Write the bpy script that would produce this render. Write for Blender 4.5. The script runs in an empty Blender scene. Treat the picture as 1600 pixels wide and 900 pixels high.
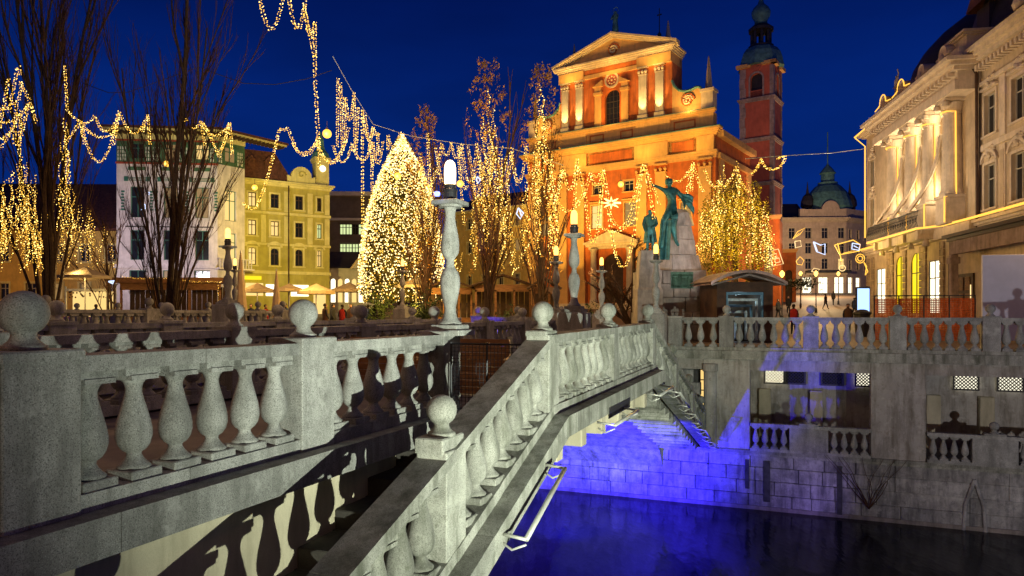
import bpy, math, random
from mathutils import Vector, Matrix
random.seed(7)
R = math.radians
scn = bpy.context.scene
# ------------------------------------------------------------------ camera
EYE = 1.15
FOC = 1100.0            # focal length in pixels of the 1600 px wide frame
cam = bpy.data.cameras.new('camera'); cam.sensor_width = 36; cam.lens = 36 * FOC / 1600
cam.shift_y = 41 / 1600; cam.clip_end = 3000; cam.clip_start = .05
camo = bpy.data.objects.new('camera', cam); scn.collection.objects.link(camo)
camo.location = (0, 0, EYE); camo.rotation_euler = (R(90), 0, 0); scn.camera = camo
# ------------------------------------------------------------------ world: dusk sky
w = bpy.data.worlds.new('World'); scn.world = w; w.use_nodes = True
nt = w.node_tree; bg = nt.nodes['Background']
tc = nt.nodes.new('ShaderNodeTexCoord'); sx = nt.nodes.new('ShaderNodeSeparateXYZ'); cr = nt.nodes.new('ShaderNodeValToRGB')
nt.links.new(tc.outputs['Generated'], sx.inputs[0]); nt.links.new(sx.outputs['Z'], cr.inputs[0]); nz = nt.nodes.new('ShaderNodeTexNoise'); nz.inputs['Scale'].default_value = 2.6; nz.inputs['Detail'].default_value = 4; mpw = nt.nodes.new('ShaderNodeMapping'); mpw.inputs['Scale'].default_value = (1, 1, 3.5); nt.links.new(tc.outputs['Generated'], mpw.inputs[0]); nt.links.new(mpw.outputs[0], nz.inputs[0])
mr = nt.nodes.new('ShaderNodeMapRange'); mr.inputs[1].default_value = .3; mr.inputs[2].default_value = .7; mr.inputs[3].default_value = .82; mr.inputs[4].default_value = 1.22; nt.links.new(nz.outputs[0], mr.inputs[0])
vm = nt.nodes.new('ShaderNodeVectorMath'); vm.operation = 'SCALE'; nt.links.new(cr.outputs[0], vm.inputs[0]); nt.links.new(mr.outputs[0], vm.inputs['Scale']); nt.links.new(vm.outputs[0], bg.inputs[0])
cr.color_ramp.elements[0].position = 0.0; cr.color_ramp.elements[0].color = (.006, .034, .21, 1)
cr.color_ramp.elements[1].position = .42; cr.color_ramp.elements[1].color = (.0005, .0085, .10, 1)
e = cr.color_ramp.elements.new(.16); e.color = (.0012, .020, .175, 1)
e = cr.color_ramp.elements.new(1.0); e.color = (.0003, .003, .035, 1)
bg.inputs[1].default_value = 1.0
scn.view_settings.view_transform = 'Standard'; scn.view_settings.look = 'None'
scn.view_settings.exposure = 0; scn.view_settings.gamma = 1
cy = scn.cycles; cy.max_bounces = 5; cy.diffuse_bounces = 3; cy.glossy_bounces = 3; cy.transmission_bounces = 4
cy.sample_clamp_indirect = 2.0; cy.sample_clamp_direct = 0; cy.use_denoising = True

# ------------------------------------------------------------------ frames
UX, UY = .3714, .9285
BO = (-.65, 6.5)
BANG = math.atan2(UY, UX)
def BF(s, d, z=0.0): return Vector((BO[0] + UX * s + UY * d, BO[1] + UY * s - UX * d, z))
def P(px, py, Y): return Vector(((px - 800) / FOC * Y, Y, EYE + (491 - py) / FOC * Y))
def ground_z(y): return 0 if y < 50 else (y - 50) * .06

# ------------------------------------------------------------------ lights
def lamp(kind, loc, col, power, radius=.1, aim=None, cone=60, blend=.5, name='flood_light'):
    l = bpy.data.lights.new(name, kind); l.color = col; l.energy = power; l.shadow_soft_size = radius
    if kind == 'SPOT': l.spot_size = R(cone); l.spot_blend = blend
    o = bpy.data.objects.new(name, l); scn.collection.objects.link(o); o.location = loc
    if aim is not None: o.rotation_euler = (Vector(aim) - Vector(loc)).to_track_quat('-Z', 'Y').to_euler()
    return o
GREENW = (.92, 1.0, .80); WARM = (1, .55, .16); ORANGE = (1, .42, .09); BLUE = (.10, .045, 1.0); VIOLET = (.42, .34, 1.0)
# floodlight on the near embankment aimed at the footbridge
lamp('SPOT', BF(-7.1, 10.07, -2.0), GREENW, 20000, .045, BF(6.8, -.5, 3.9), 71, 1.0)
lamp('SPOT', BF(-6.5, 13, -1.5), (1, .95, .93), 7000, .15, BF(20, 10.5, .8), 44, 1.0)
lamp('SPOT', BF(-6.0, 8, -3.0), GREENW, 11000, .06, BF(15.6, -1.45, -3.0), 10, .6)  # added narrow spot that picks out the arch rib
# added warm fill lamps out of view on the near side, no fixtures
lamp('POINT', BF(-12, -5, 5.0), (1, .56, .32), 230, .3, name='near_bank_fill_light')
lamp('POINT', BF(-3, -6.5, 4.5), (1, .58, .26), 110, .3, name='near_bank_fill_light')
lamp('POINT', BF(-13, 6, 6.0), (1, .58, .38), 230, .3, name='near_bank_fill_light')
# blue lamps in the bridge soffit and above the water
BLUE = (.022, .006, 1.0); VIOLET = (.34, .24, 1.0)
lamp('SPOT', BF(12.5, -3.2, -4.6), BLUE, 11000, .2, BF(20, -4.0, -3.3), 84, .6, 'soffit_light')
lamp('SPOT', BF(12.0, -1.75, -4.9), BLUE, 4800, .06, BF(16.2, -1.0, -2.6), 56, .5, 'soffit_light')
lamp('SPOT', BF(15.5, -1.8, -5.2), BLUE, 1700, .06, BF(20, -1.0, -4.6), 70, .9, 'soffit_light')
lamp('SPOT', BF(17.4, 3.6, -5.2), VIOLET, 120, .1, BF(20, 3.2, -4.6), 86, .9, 'soffit_light')

# ------------------------------------------------------------------ materials
def mat(name, col, rough=.8, var=.25, scale=3, speck=0, stain=0, bump=.0, metal=0, emit=None, es=1, zstretch=1.0, bscale=None, dirt=(.05, .045, .04), spec=.4):
    m = bpy.data.materials.new(name); m.use_nodes = True; n = m.node_tree; b = n.nodes['Principled BSDF']; L = n.links.new
    b.inputs['Roughness'].default_value = rough; b.inputs['Metallic'].default_value = metal; b.inputs['Specular IOR Level'].default_value = spec
    b.inputs['Base Color'].default_value = (*col, 1)
    if emit:
        b.inputs['Emission Color'].default_value = (*emit, 1); b.inputs['Emission Strength'].default_value = es
    if not (var or speck or stain or bump): return m
    g = n.nodes.new('ShaderNodeNewGeometry'); mp = n.nodes.new('ShaderNodeMapping'); mp.inputs['Scale'].default_value = (1, 1, zstretch)
    L(g.outputs['Position'], mp.inputs[0])
    def noise(sc, det=5, r=.6, vec=None):
        t = n.nodes.new('ShaderNodeTexNoise'); t.inputs['Scale'].default_value = sc; t.inputs['Detail'].default_value = det; t.inputs['Roughness'].default_value = r
        L(vec or g.outputs['Position'], t.inputs[0]); return t
    def mix(a, bcol, fac, lo, hi):
        r = n.nodes.new('ShaderNodeMapRange'); r.inputs[1].default_value = lo; r.inputs[2].default_value = hi; L(fac, r.inputs[0])
        x = n.nodes.new('ShaderNodeMix'); x.data_type = 'RGBA'; L(r.outputs[0], x.inputs[0])
        for sock, v in ((x.inputs[6], a), (x.inputs[7], bcol)):
            if isinstance(v, tuple): sock.default_value = (*v, 1)
            else: L(v, sock)
        return x.outputs[2]
    t = noise(scale, 6, .65, mp.outputs[0])
    c = mix(tuple(x * (1 - var) for x in col), tuple(min(1, x * (1 + var)) for x in col), t.outputs[0], .36, .64)
    if speck:
        t2 = noise(110, 2, .5); c = mix(c, tuple(x * (1 - speck) for x in col), t2.outputs[0], .50, .66)
        t3 = noise(130, 2, .5); c = mix(c, tuple(min(1, x * (1 + speck * .9)) for x in col), t3.outputs[0], .60, .70)
    if stain:
        mp2 = n.nodes.new('ShaderNodeMapping'); mp2.inputs['Scale'].default_value = (2.2, 2.2, .35); L(g.outputs['Position'], mp2.inputs[0])
        t4 = noise(1.6, 7, .7, mp2.outputs[0])
        r = n.nodes.new('ShaderNodeMapRange'); r.inputs[1].default_value = .44; r.inputs[2].default_value = .70; r.inputs[4].default_value = stain; L(t4.outputs[0], r.inputs[0])
        x = n.nodes.new('ShaderNodeMix'); x.data_type = 'RGBA'; L(r.outputs[0], x.inputs[0]); L(c, x.inputs[6]); x.inputs[7].default_value = (*dirt, 1); c = x.outputs[2]
    if stain > .7:
        t5 = noise(6.5, 6, .8); r5 = n.nodes.new('ShaderNodeMapRange'); r5.inputs[1].default_value = .53; r5.inputs[2].default_value = .70; r5.inputs[4].default_value = .62; L(t5.outputs[0], r5.inputs[0])
        x5 = n.nodes.new('ShaderNodeMix'); x5.data_type = 'RGBA'; L(r5.outputs[0], x5.inputs[0]); L(c, x5.inputs[6]); x5.inputs[7].default_value = (*[q * 1.3 for q in dirt], 1); c = x5.outputs[2]
        t6 = noise(3.1, 5, .7); c = mix(c, tuple(min(1, q * 1.45) for q in col), t6.outputs[0], .58, .80)
    if speck or stain > .5:
        oi = n.nodes.new('ShaderNodeObjectInfo'); r = n.nodes.new('ShaderNodeMapRange'); r.inputs[3].default_value = .80; r.inputs[4].default_value = 1.16; L(oi.outputs['Random'], r.inputs[0])
        v = n.nodes.new('ShaderNodeVectorMath'); v.operation = 'SCALE'; L(c, v.inputs[0]); L(r.outputs[0], v.inputs['Scale']); c = v.outputs[0]
    L(c, b.inputs['Base Color'])
    if bump:
        bt = noise(bscale or 40, 5, .7); bn = n.nodes.new('ShaderNodeBump'); bn.inputs['Strength'].default_value = bump; bn.inputs['Distance'].default_value = .02
        L(bt.outputs[0], bn.inputs['Height']); L(bn.outputs[0], b.inputs['Normal'])
    return m
def emat(name, col, s, sample=True):
    m = bpy.data.materials.new(name); m.use_nodes = True; b = m.node_tree.nodes['Principled BSDF']
    b.inputs['Base Color'].default_value = (.05, .05, .05, 1); b.inputs['Emission Color'].default_value = (*col, 1); b.inputs['Emission Strength'].default_value = s
    if not sample: m.cycles.emission_sampling = 'NONE'
    return m
M = dict(
    granite=mat('granite', (.34, .34, .32), .85, .24, 2.2, speck=.62, stain=.75, bump=.35, bscale=70, dirt=(.09, .09, .08)),
    granite_old=mat('granite_old', (.34, .34, .30), .88, .26, 2.5, speck=.5, stain=.95, bump=.4, bscale=45, dirt=(.07, .075, .05)),
    cream_wall=mat('cream_wall', (.55, .50, .36), .85, .12, 2, speck=.1, stain=.5, bump=.3, dirt=(.2, .17, .11)),
    step=mat('step', (.055, .048, .042), .9, .3, 4, speck=.3, bump=.3),  # shade of the near flight put into a dark base colour
    deck=mat('deck', (.16, .14, .13), .85, .25, 2, speck=.2, bump=.2),
    masonry=mat('masonry', (.38, .37, .36), .85, .35, 2.4, speck=.2, stain=.85, bump=.8, bscale=11, dirt=(.04, .04, .05)),
    render=mat('render', (.42, .40, .37), .85, .18, 1.6, speck=.05, stain=.85, bump=.3, bscale=12, dirt=(.12, .10, .07)),
    mortar=mat('mortar', (.06, .06, .06), .95, .3, 5),
    asphalt=mat('asphalt', (.14, .10, .065), .7, .25, .8, speck=.3, bump=.2),
    iron=mat('iron', (.03, .03, .035), .5, .1, metal=.3), steel=mat('steel', (.55, .55, .5), .4, .15, metal=.3),
    wood=mat('wood', (.20, .09, .035), .7, .35, 3, zstretch=4, bump=.2), darkwood=mat('darkwood', (.06, .03, .015), .7, .35, 3, bump=.2),
    orange=mat('orange_plaster', (.58, .145, .028), .85, .22, .8, stain=.35, bump=.1), peach=mat('peach_plaster', (.72, .40, .13), .85, .12, .8, stain=.2, bump=.1),
    lightstone=mat('lightstone', (.66, .52, .34), .8, .14, 1.2, stain=.25, bump=.15),
    towerred=mat('towerred', (.50, .12, .07), .85, .15, .8, stain=.25), towerstone=mat('towerstone', (.36, .27, .24), .85, .25, 1.5, stain=.5),
    copper=mat('copper', (.10, .24, .22), .6, .3, 2, metal=.2), darkbronze=mat('dark_bronze', (.03, .085, .06), .5, .4, 5, metal=.3), bronze=mat('bronze', (.035, .145, .16), .45, .45, 5, metal=.45, stain=.4, bump=.3, dirt=(.02, .05, .05)),
    monstone=mat('monstone', (.38, .34, .34), .8, .22, 2, stain=.5, bump=.4, bscale=9), monrock=mat('monrock', (.24, .21, .19), .85, .3, 2, stain=.6, bump=.6, bscale=6),
    whitewall=mat('whitewall', (.62, .56, .54), .85, .12, 1.5, stain=.3), greenwood=mat('greenwood', (.03, .13, .09), .6, .2),
    tile_green=mat('tile_green', (.06, .13, .06), .4, .3), tile_red=mat('tile_red', (.30, .05, .02), .6, .3), tile_white=mat('tile_white', (.6, .62, .5), .4, .2),
    limeplaster=mat('limeplaster', (.50, .45, .11), .85, .12, 1.2, stain=.25), limetrim=mat('limetrim', (.66, .58, .24), .8, .12, 1.2, stain=.2),
    olive=mat('olive', (.42, .36, .09), .85, .12, 1.2, stain=.2),
    ochre=mat('ochre', (.62, .42, .11), .85, .14, 1.2, stain=.25), roof=mat('roof', (.10, .035, .025), .8, .4, 4, bump=.4, bscale=8), slate=mat('slate', (.025, .022, .026), .6, .3, 3),
    modern=mat('modern', (.10, .08, .075), .8, .2, 1), modernlight=mat('modernlight', (.45, .42, .42), .8, .15, 1),
    palace=mat('palace', (.50, .38, .24), .82, .14, 1.2, stain=.3, bump=.15), palacetrim=mat('palacetrim', (.60, .48, .34), .8, .14, 1.5, stain=.25, bump=.15),
    rustic=mat('rustic', (.34, .25, .16), .85, .25, 2, stain=.5, bump=.3), hotel=mat('hotel', (.45, .36, .27), .85, .14, 1, stain=.25), hoteltrim=mat('hoteltrim', (.50, .42, .30), .85, .14, 1, stain=.2),
    glass=mat('glass', (.015, .017, .02), .12, 0), frame=mat('window_frame_paint', (.40, .36, .28), .6, .1), darkframe=mat('darkframe', (.05, .045, .04), .6, .1),
    lit=emat('lit_window', (1, .66, .22), 1.1, False), litwhite=emat('lit_shop', (1, .90, .62), 2.2, False), litcold=emat('lit_cold', (.85, 1, .45), .9, False),
    lityellow=emat('lit_yellow', (1, .76, .0), 1.1, False), litdim=emat('lit_dim', (1, .58, .2), .28, False), lattice_lit=emat('lattice_lit', (1, .93, .70), 1.3, False),
    bulb=emat('bulb', (1, .52, .06), 2.4, False), bulbhot=emat('bulb_bright', (1, .64, .16), 5.0, False), bulbcool=emat('bulb_pale', (1, .74, .30), 4.0, False),
    lampglass=emat('lamp_glass', (1, .78, .42), 26), lampglass2=emat('lamp_glass_far', (1, .66, .20), 26), neon=emat('neon', (1, .50, .06), 1.7, False), neonwhite=emat('neon_white', (.55, .68, 1), 1.6, False),
    neonpale=emat('neon_pale', (1, .68, .28), 1.5, False), neonred=emat('neon_red', (1, .05, .03), 2.5, False), orb=emat('orb', (1, .52, .05), 2.0, False), screen=emat('screen', (.35, .55, 1), 2.0, False), bluelamp=emat('blue_lamp', (.15, .2, 1), 5, False),
    canvas=mat('canvas', (.55, .40, .22), .85, .1), canvasdim=mat('canvasdim', (.38, .30, .2), .85, .1), bark=mat('bark', (.045, .025, .015), .9, .4, 8, bump=.4), twig=mat('twig', (.07, .030, .014), .9, .3),
    leaf=mat('leaf', (.42, .20, .025), .7, .4, 3), greenleaf=mat('greenleaf', (.22, .18, .012), .7, .45, 2), needle=mat('needle', (.10, .08, .012), .7, .4, 4),
    shrub=mat('shrub', (.03, .05, .012), .8, .4, 4), cloth=mat('dark_cloth', (.02, .02, .025), .9, .1), redcloth=mat('red_cloth', (.35, .02, .02), .9, .1), bluecloth=mat('blue_cloth', (.03, .05, .12), .9, .1), browncloth=mat('brown_cloth', (.10, .05, .03), .9, .1),
    skin=mat('skin', (.42, .23, .15), .6, .1), hair=mat('hair', (.03, .02, .012), .8, .2), whitepanel=mat('white_panel', (.52, .54, .66), .6, .05), netting=mat('netting', (.50, .10, .02), .8, .3, 10),
    wire=mat('wire', (.03, .03, .03), .6, 0), kioskblue=mat('kiosk_blue', (.10, .22, .32), .4, .2, 6), kioskpale=mat('kiosk_pale', (.42, .52, .56), .4, .3, 8), greensign=mat('green_sign', (.02, .18, .12), .5, .1), purplecloth=mat('purple_cloth', (.16, .08, .3), .8, .2),
)
# water
m = bpy.data.materials.new('water'); m.use_nodes = True; n = m.node_tree; b = n.nodes['Principled BSDF']
b.inputs['Base Color'].default_value = (.004, .006, .016, 1); b.inputs['Roughness'].default_value = .13; b.inputs['IOR'].default_value = 1.33; b.inputs['Specular IOR Level'].default_value = .28
g = n.nodes.new('ShaderNodeNewGeometry'); mp = n.nodes.new('ShaderNodeMapping'); mp.inputs['Rotation'].default_value = (0, 0, R(-68)); mp.inputs['Scale'].default_value = (.9, .35, 1)
t = n.nodes.new('ShaderNodeTexNoise'); t.inputs['Scale'].default_value = 1.3; t.inputs['Detail'].default_value = 4
bn = n.nodes.new('ShaderNodeBump'); bn.inputs['Strength'].default_value = .35; bn.inputs['Distance'].default_value = .12
n.links.new(g.outputs['Position'], mp.inputs[0]); n.links.new(mp.outputs[0], t.inputs[0]); n.links.new(t.outputs[0], bn.inputs['Height']); n.links.new(bn.outputs[0], b.inputs['Normal'])
M['water'] = m
for k_, c_, e_ in (('lampglass', (1, .72, .34), 5), ('lampglass2', (1, .52, .10), 2.6)):
    m = bpy.data.materials.new(k_); m.use_nodes = True; n = m.node_tree; n.nodes.remove(n.nodes['Principled BSDF'])
    em = n.nodes.new('ShaderNodeEmission'); em.inputs[0].default_value = (*c_, 1); em.inputs[1].default_value = e_; tr = n.nodes.new('ShaderNodeBsdfTransparent'); tr.inputs[0].default_value = (.6, .55, .5, 1)
    ad_ = n.nodes.new('ShaderNodeAddShader'); n.links.new(em.outputs[0], ad_.inputs[0]); n.links.new(tr.outputs[0], ad_.inputs[1]); n.links.new(ad_.outputs[0], n.nodes['Material Output'].inputs[0])
    m.cycles.emission_sampling = 'NONE'; M[k_] = m

# ------------------------------------------------------------------ geometry helpers
class G:
    def __init__(s): s.v = []; s.f = []; s.m = []; s.mi = 0; s.T = None
    def add(s, vs, fs):
        k = len(s.v)
        if s.T is not None: vs = [tuple(s.T @ Vector(v)) for v in vs]
        s.v += [tuple(v) for v in vs]; s.f += [tuple(i + k for i in f) for f in fs]; s.m += [s.mi] * len(fs)
        return s
    def box(s, x0, x1, y0, y1, z0, z1):
        return s.add([(x0, y0, z0), (x1, y0, z0), (x1, y1, z0), (x0, y1, z0), (x0, y0, z1), (x1, y0, z1), (x1, y1, z1), (x0, y1, z1)],
                     [(0, 3, 2, 1), (4, 5, 6, 7), (0, 1, 5, 4), (1, 2, 6, 5), (2, 3, 7, 6), (3, 0, 4, 7)])
    def cbox(s, x0, x1, y0, y1, z0, z1, c=.012):
        """box with chamfered vertical and top edges"""
        b = [(x0, y0), (x1, y0), (x1, y1), (x0, y1)]; vs = []
        oct_ = [(x0 + c, y0), (x1 - c, y0), (x1, y0 + c), (x1, y1 - c), (x1 - c, y1), (x0 + c, y1), (x0, y1 - c), (x0, y0 + c)]
        cx, cyy = (x0 + x1) / 2, (y0 + y1) / 2
        inn = [(x + (c if x < cx else -c), y + (c if y < cyy else -c)) for x, y in oct_]
        vs = [(x, y, z0) for x, y in oct_] + [(x, y, z1 - c) for x, y in oct_] + [(x, y, z1) for x, y in inn]
        fs = [tuple(range(7, -1, -1)), tuple(range(16, 24))]
        for i in range(8):
            j = (i + 1) % 8; fs += [(i, j, j + 8, i + 8), (i + 8, j + 8, j + 16, i + 16)]
        return s.add(vs, fs)
    def sbox(s, x0, x1, y0, y1, a0, a1, b0, b1):
        """box whose bottom runs a0->a1 and top b0->b1 between x0 and x1"""
        return s.add([(x0, y0, a0), (x1, y0, a1), (x1, y1, a1), (x0, y1, a0), (x0, y0, b0), (x1, y0, b1), (x1, y1, b1), (x0, y1, b0)],
                     [(0, 3, 2, 1), (4, 5, 6, 7), (0, 1, 5, 4), (1, 2, 6, 5), (2, 3, 7, 6), (3, 0, 4, 7)])
    def lathe(s, prof, n=16, c=(0, 0, 0), arc=None):
        vs = []; fs = []
        for r, z in prof:
            for i in range(n):
                a = 2 * math.pi * i / n; vs.append((c[0] + r * math.cos(a), c[1] + r * math.sin(a), c[2] + z))
        for k in range(len(prof) - 1):
            for i in range(n):
                j = (i + 1) % n; fs.append((k * n + i, k * n + j, (k + 1) * n + j, (k + 1) * n + i))
        fs.append(tuple(range(n - 1, -1, -1))); fs.append(tuple((len(prof) - 1) * n + i for i in range(n)))
        return s.add(vs, fs)
    def tube(s, pts, r, n=5, r2=None, close=False):
        pts = [Vector(p) for p in pts]
        if close: pts = pts + [pts[0]]
        vs = []; fs = []; L = len(pts)
        for k, p in enumerate(pts):
            t = (pts[min(k + 1, L - 1)] - pts[max(k - 1, 0)])
            if t.length < 1e-6: t = Vector((0, 0, 1))
            t.normalize(); a = t.cross(Vector((0, 0, 1)) if abs(t.z) < .9 else Vector((1, 0, 0))).normalized(); b = t.cross(a)
            rr = r if r2 is None else r + (r2 - r) * k / max(1, L - 1)
            for i in range(n):
                q = 2 * math.pi * i / n; vs.append(p + a * (rr * math.cos(q)) + b * (rr * math.sin(q)))
        for k in range(L - 1):
            for i in range(n):
                j = (i + 1) % n; fs.append((k * n + i, k * n + j, (k + 1) * n + j, (k + 1) * n + i))
        fs.append(tuple(range(n - 1, -1, -1))); fs.append(tuple((L - 1) * n + i for i in range(n)))
        return s.add(vs, fs)
    def prism(s, poly, y0, y1):
        """polygon in the xz plane pushed from y0 to y1"""
        n = len(poly); vs = [(x, y0, z) for x, z in poly] + [(x, y1, z) for x, z in poly]
        fs = [tuple(range(n)), tuple(range(2 * n - 1, n - 1, -1))] + [(i, i + n, (i + 1) % n + n, (i + 1) % n) for i in range(n)]
        return s.add(vs, fs)
    def bulb(s, p, r):
        x, y, z = p
        return s.add([(x + r, y, z), (x - r, y, z), (x, y + r, z), (x, y - r, z), (x, y, z + r), (x, y, z - r)],
                     [(0, 2, 4), (2, 1, 4), (1, 3, 4), (3, 0, 4), (2, 0, 5), (1, 2, 5), (3, 1, 5), (0, 3, 5)])
    def mesh(s, name, mats, smooth=False):
        me = bpy.data.meshes.new(name); me.from_pydata(s.v, [], s.f)
        for x in (mats if isinstance(mats, (list, tuple)) else [mats]): me.materials.append(M[x])
        me.polygons.foreach_set('material_index', s.m)
        if smooth: me.polygons.foreach_set('use_smooth', [True] * len(s.f))
        me.update(); return me
def link(name, data, parent=None, loc=(0, 0, 0), rot=(0, 0, 0), scale=None, kind=None):
    o = bpy.data.objects.new(name, data); scn.collection.objects.link(o); o.location = loc; o.rotation_euler = rot
    if scale: o.scale = scale
    if parent: o.parent = parent
    if kind: o['kind'] = kind
    return o
def part(name, g, mats, parent, smooth=False, kind=None, **k): return link(name, g.mesh(name, mats, smooth), parent, kind=kind, **k)
def tag(o, label, cat, group=None):
    o['label'] = label; o['category'] = cat
    if group: o['group'] = group
    return o
def thing(name, label, cat, loc=(0, 0, 0), rz=0, group=None):
    o = link(name, None, loc=loc, rot=(0, 0, rz)); return tag(o, label, cat, group)
def struct(name, g, mats, **k): return part(name, g, mats, None, kind='structure', **k)
def arc(cx, cz, r, a0, a1, n): return [(cx + r * math.cos(R(a0 + (a1 - a0) * i / n)), cz + r * math.sin(R(a0 + (a1 - a0) * i / n))) for i in range(n + 1)]

# ------------------------------------------------------------------ water, ground
g = G(); g.add([(-140, -60, -5.6), (160, -60, -5.6), (160, 90, -5.6), (-140, 90, -5.6)], [(0, 1, 2, 3)])
struct('river_water', g, 'water')
g = G(); ys = [0, 6, 14, 28, 50, 90, 150, 300, 900]; xs = [-700, -200, -90, -45, -20, 0, 20, 45, 90, 200, 700]
for yy in ys:
    for xx in xs:
        p = BF(20.3 + yy, -xx * -1); g.v.append((p.x, p.y, min(9, ground_z(p.y)) - (.0 if yy else .0)))
for i in range(len(ys) - 1):
    for j in range(len(xs) - 1):
        k = i * len(xs) + j; g.f.append((k, k + len(xs), k + len(xs) + 1, k + 1)); g.m.append(0)
struct('plaza_ground', g, 'asphalt')

# ------------------------------------------------------------------ balustrades
def baluster_mesh(H, key='granite'):
    g = G(); k = H / .805
    g.cbox(-.135, .135, -.135, .135, 0, .07 * k, .008); g.box(-.15, .15, -.10, .10, (.755) * k, H + .01); g.box(-.118, .118, -.118, .118, .72 * k, .755 * k)
    prof = [(.115, .07), (.118, .085), (.095, .105), (.068, .135), (.052, .165), (.055, .185), (.085, .205), (.112, .245), (.126, .30), (.125, .35), (.112, .42), (.09, .50), (.07, .57), (.058, .62), (.056, .655), (.066, .69), (.09, .72)]
    g.lathe([(r, z * k) for r, z in prof], 20)
    me = g.mesh('baluster', key); me.polygons.foreach_set('use_smooth', [len(p.vertices) == 4 and p.index > 29 for p in me.polygons]); return me
def ball_mesh(key):
    g = G(); pr = [(.13, 0), (.13, .03), (.115, .035), (.085, .06), (.072, .085)]
    for i in range(2, 13):
        a = math.pi * i / 12; pr.append((.1425 * math.sin(a), .235 - .1425 * math.cos(a)) if i < 12 else (.002, .3775))
    g.lathe(pr, 24); return g.mesh('ball', key, True)
BAL = {}
def get(kind, H, key):
    if (kind, H, key) not in BAL: BAL[(kind, H, key)] = baluster_mesh(H, key) if kind == 'b' else ball_mesh(key)
    return BAL[(kind, H, key)]
def balustrade(label, org, rz, posts, hf, H=.805, step=.37, key='granite', fascia=1, group=None, ends=(False, False), skipball=(), pw=.25, pd=.19, beam=True, detail=True, noball=False, capextra=None, blind=()):
    """posts: x of post centres along the local x axis; hf: deck height at x. The +y side is inner, -y outer."""
    t = thing('stone_balustrade', label, 'balustrade', org, rz, group)
    zr0, zr1 = H - .04, H + .07
    bm = get('b', H, key); bl = get('s', 0, key)
    kinks = [x for x in hf['kinks']]
    h = hf['f']
    def seg(g, x0, x1, y0, y1, a, b):
        cuts = [x0] + [k for k in kinks if x0 < k < x1] + [x1]
        for p, q in zip(cuts[:-1], cuts[1:]): g.sbox(p + (.003 if p not in kinks else 0), q - (.003 if q not in kinks else 0), y0, y1, h(p) + a, h(q) + a, h(p) + b, h(q) + b)
    for i, (a, b) in enumerate(zip(posts[:-1], posts[1:])):
        m_ = (a + b) / 2 + random.uniform(-.25, .25); dy = random.uniform(-.004, .004)
        for p_, q_ in ((a, m_), (m_, b)): g = G(); dy = random.uniform(-.004, .004); seg(g, p_, q_, -.16 + dy, .16 + dy, zr0 + dy * .5, zr1 + dy); part('rail', g, key, t)
        m_ = (a + b) / 2 + random.uniform(-.5, .5)
        for p_, q_ in ((a, m_), (m_, b)): g = G(); dy = random.uniform(-.004, .004); seg(g, p_, q_, -.165 + dy, .165, -.16, -.04); part('ledge', g, key, t)
        if i in blind:
            g = G(); g.box(a + .25, b - .25, -.08, .08, -.06, zr0 + .01); part('panel', g, key, t)
        else:
            n = int(round((b - a - 2 * pw) / step)); st = (b - a - 2 * pw) / n
            for k in range(n):
                x = a + pw + st * (k + .5); link('baluster', bm, t, (x + random.uniform(-.006, .006), random.uniform(-.005, .005), h(x) - .045), (random.uniform(-.008, .008), random.uniform(-.008, .008), random.uniform(-.05, .05)))
    if beam:
        y0, y1 = (-.36, -.0) if fascia > 0 else (0, .36); ex = [posts[0] - pw] + [x + .4 for x in posts[1:-1]] + [posts[-1] + pw]
        for p_, q_ in zip(ex[:-1], ex[1:]): g = G(); seg(g, p_, q_, y0, y1, -.43, -.162); part('edge_beam', g, key, t)
    for i, x in enumerate(posts):
        hh = h(x); g = G(); g.cbox(x - pw, x + pw, -pd, pd, min(h(x - pw), h(x + pw)) - .158, hh + zr1 - .0, .01)
        top = max(h(x - pw), h(x + pw)) + zr1 + .05
        p = part('post', g, key, t)
        g = G(); g.cbox(x - pw - .02, x + pw + .02, *((-pd - .02, pd + .02) if pd > .18 else (-.125, .165)), hh + zr1 - .02, top, .012); part('cap', g, key, p)
        if i not in skipball and not noball: link('ball', bl, p, (x, 0, top - .003), (0, 0, x * 3.1))
    return t
flat = dict(f=lambda x: 0, kinks=[])
def stairh(s):
    top = .015
    if s < 2.82: return top + (s - 2.82) * .345
    if s < 9.89: return top + (s - 2.82) * .0095
    return top + .067 - (s - 9.89) * .325
# foreground, inner balustrade with the big lamp (L1)
balustrade('grey granite balustrade in the left foreground, above the stairs, ending under the tallest lamp', BF(0, -1.483, 0), BANG, [-5.64, -2.82, -.10, 2.80], dict(f=lambda x: 0.0, kinks=[]), fascia=1, skipball=(3,))
# stair and deck balustrade (S)
balustrade('long stone balustrade climbing the near stair, crossing the arch and descending to the far quay', BF(0, 0, 0), BANG, [-8.0, -5.6, -2.95, 0, 2.82, 6.28, 9.89, 13.2, 16.5, 19.6],
           dict(f=stairh, kinks=[2.82, 9.89]), key='granite_old', fascia=1, pw=.2, pd=.155, group=None)
# far side of the footbridge (row A)
balustrade('brownish stone balustrade on the far side of the footbridge deck, with ball finials', BF(0, -5.1, 0), BANG, [-4.2, -.8, 2.82, 6.28, 9.4, 12.4, 15.4, 18.4, 19.6], dict(f=lambda x: .03 + .002 * x, kinks=[]), fascia=-1)
# central road bridge: two balustrades
balustrade('stone balustrade along the near side of the central road bridge, behind the footbridge', BF(0, -9.15, 0), BANG, [-5, -1.4, 2.82, 5.2, 8.6, 12, 15.4, 18.6], dict(f=lambda x: .10, kinks=[]), fascia=1)
balustrade('distant stone balustrade along the far side of the central road bridge', BF(0, -17.5, 0), BANG, [-6, -2.4, 1.2, 4.8, 8.4, 12, 15.4, 18.8], dict(f=lambda x: .42, kinks=[]), fascia=-1)
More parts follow.
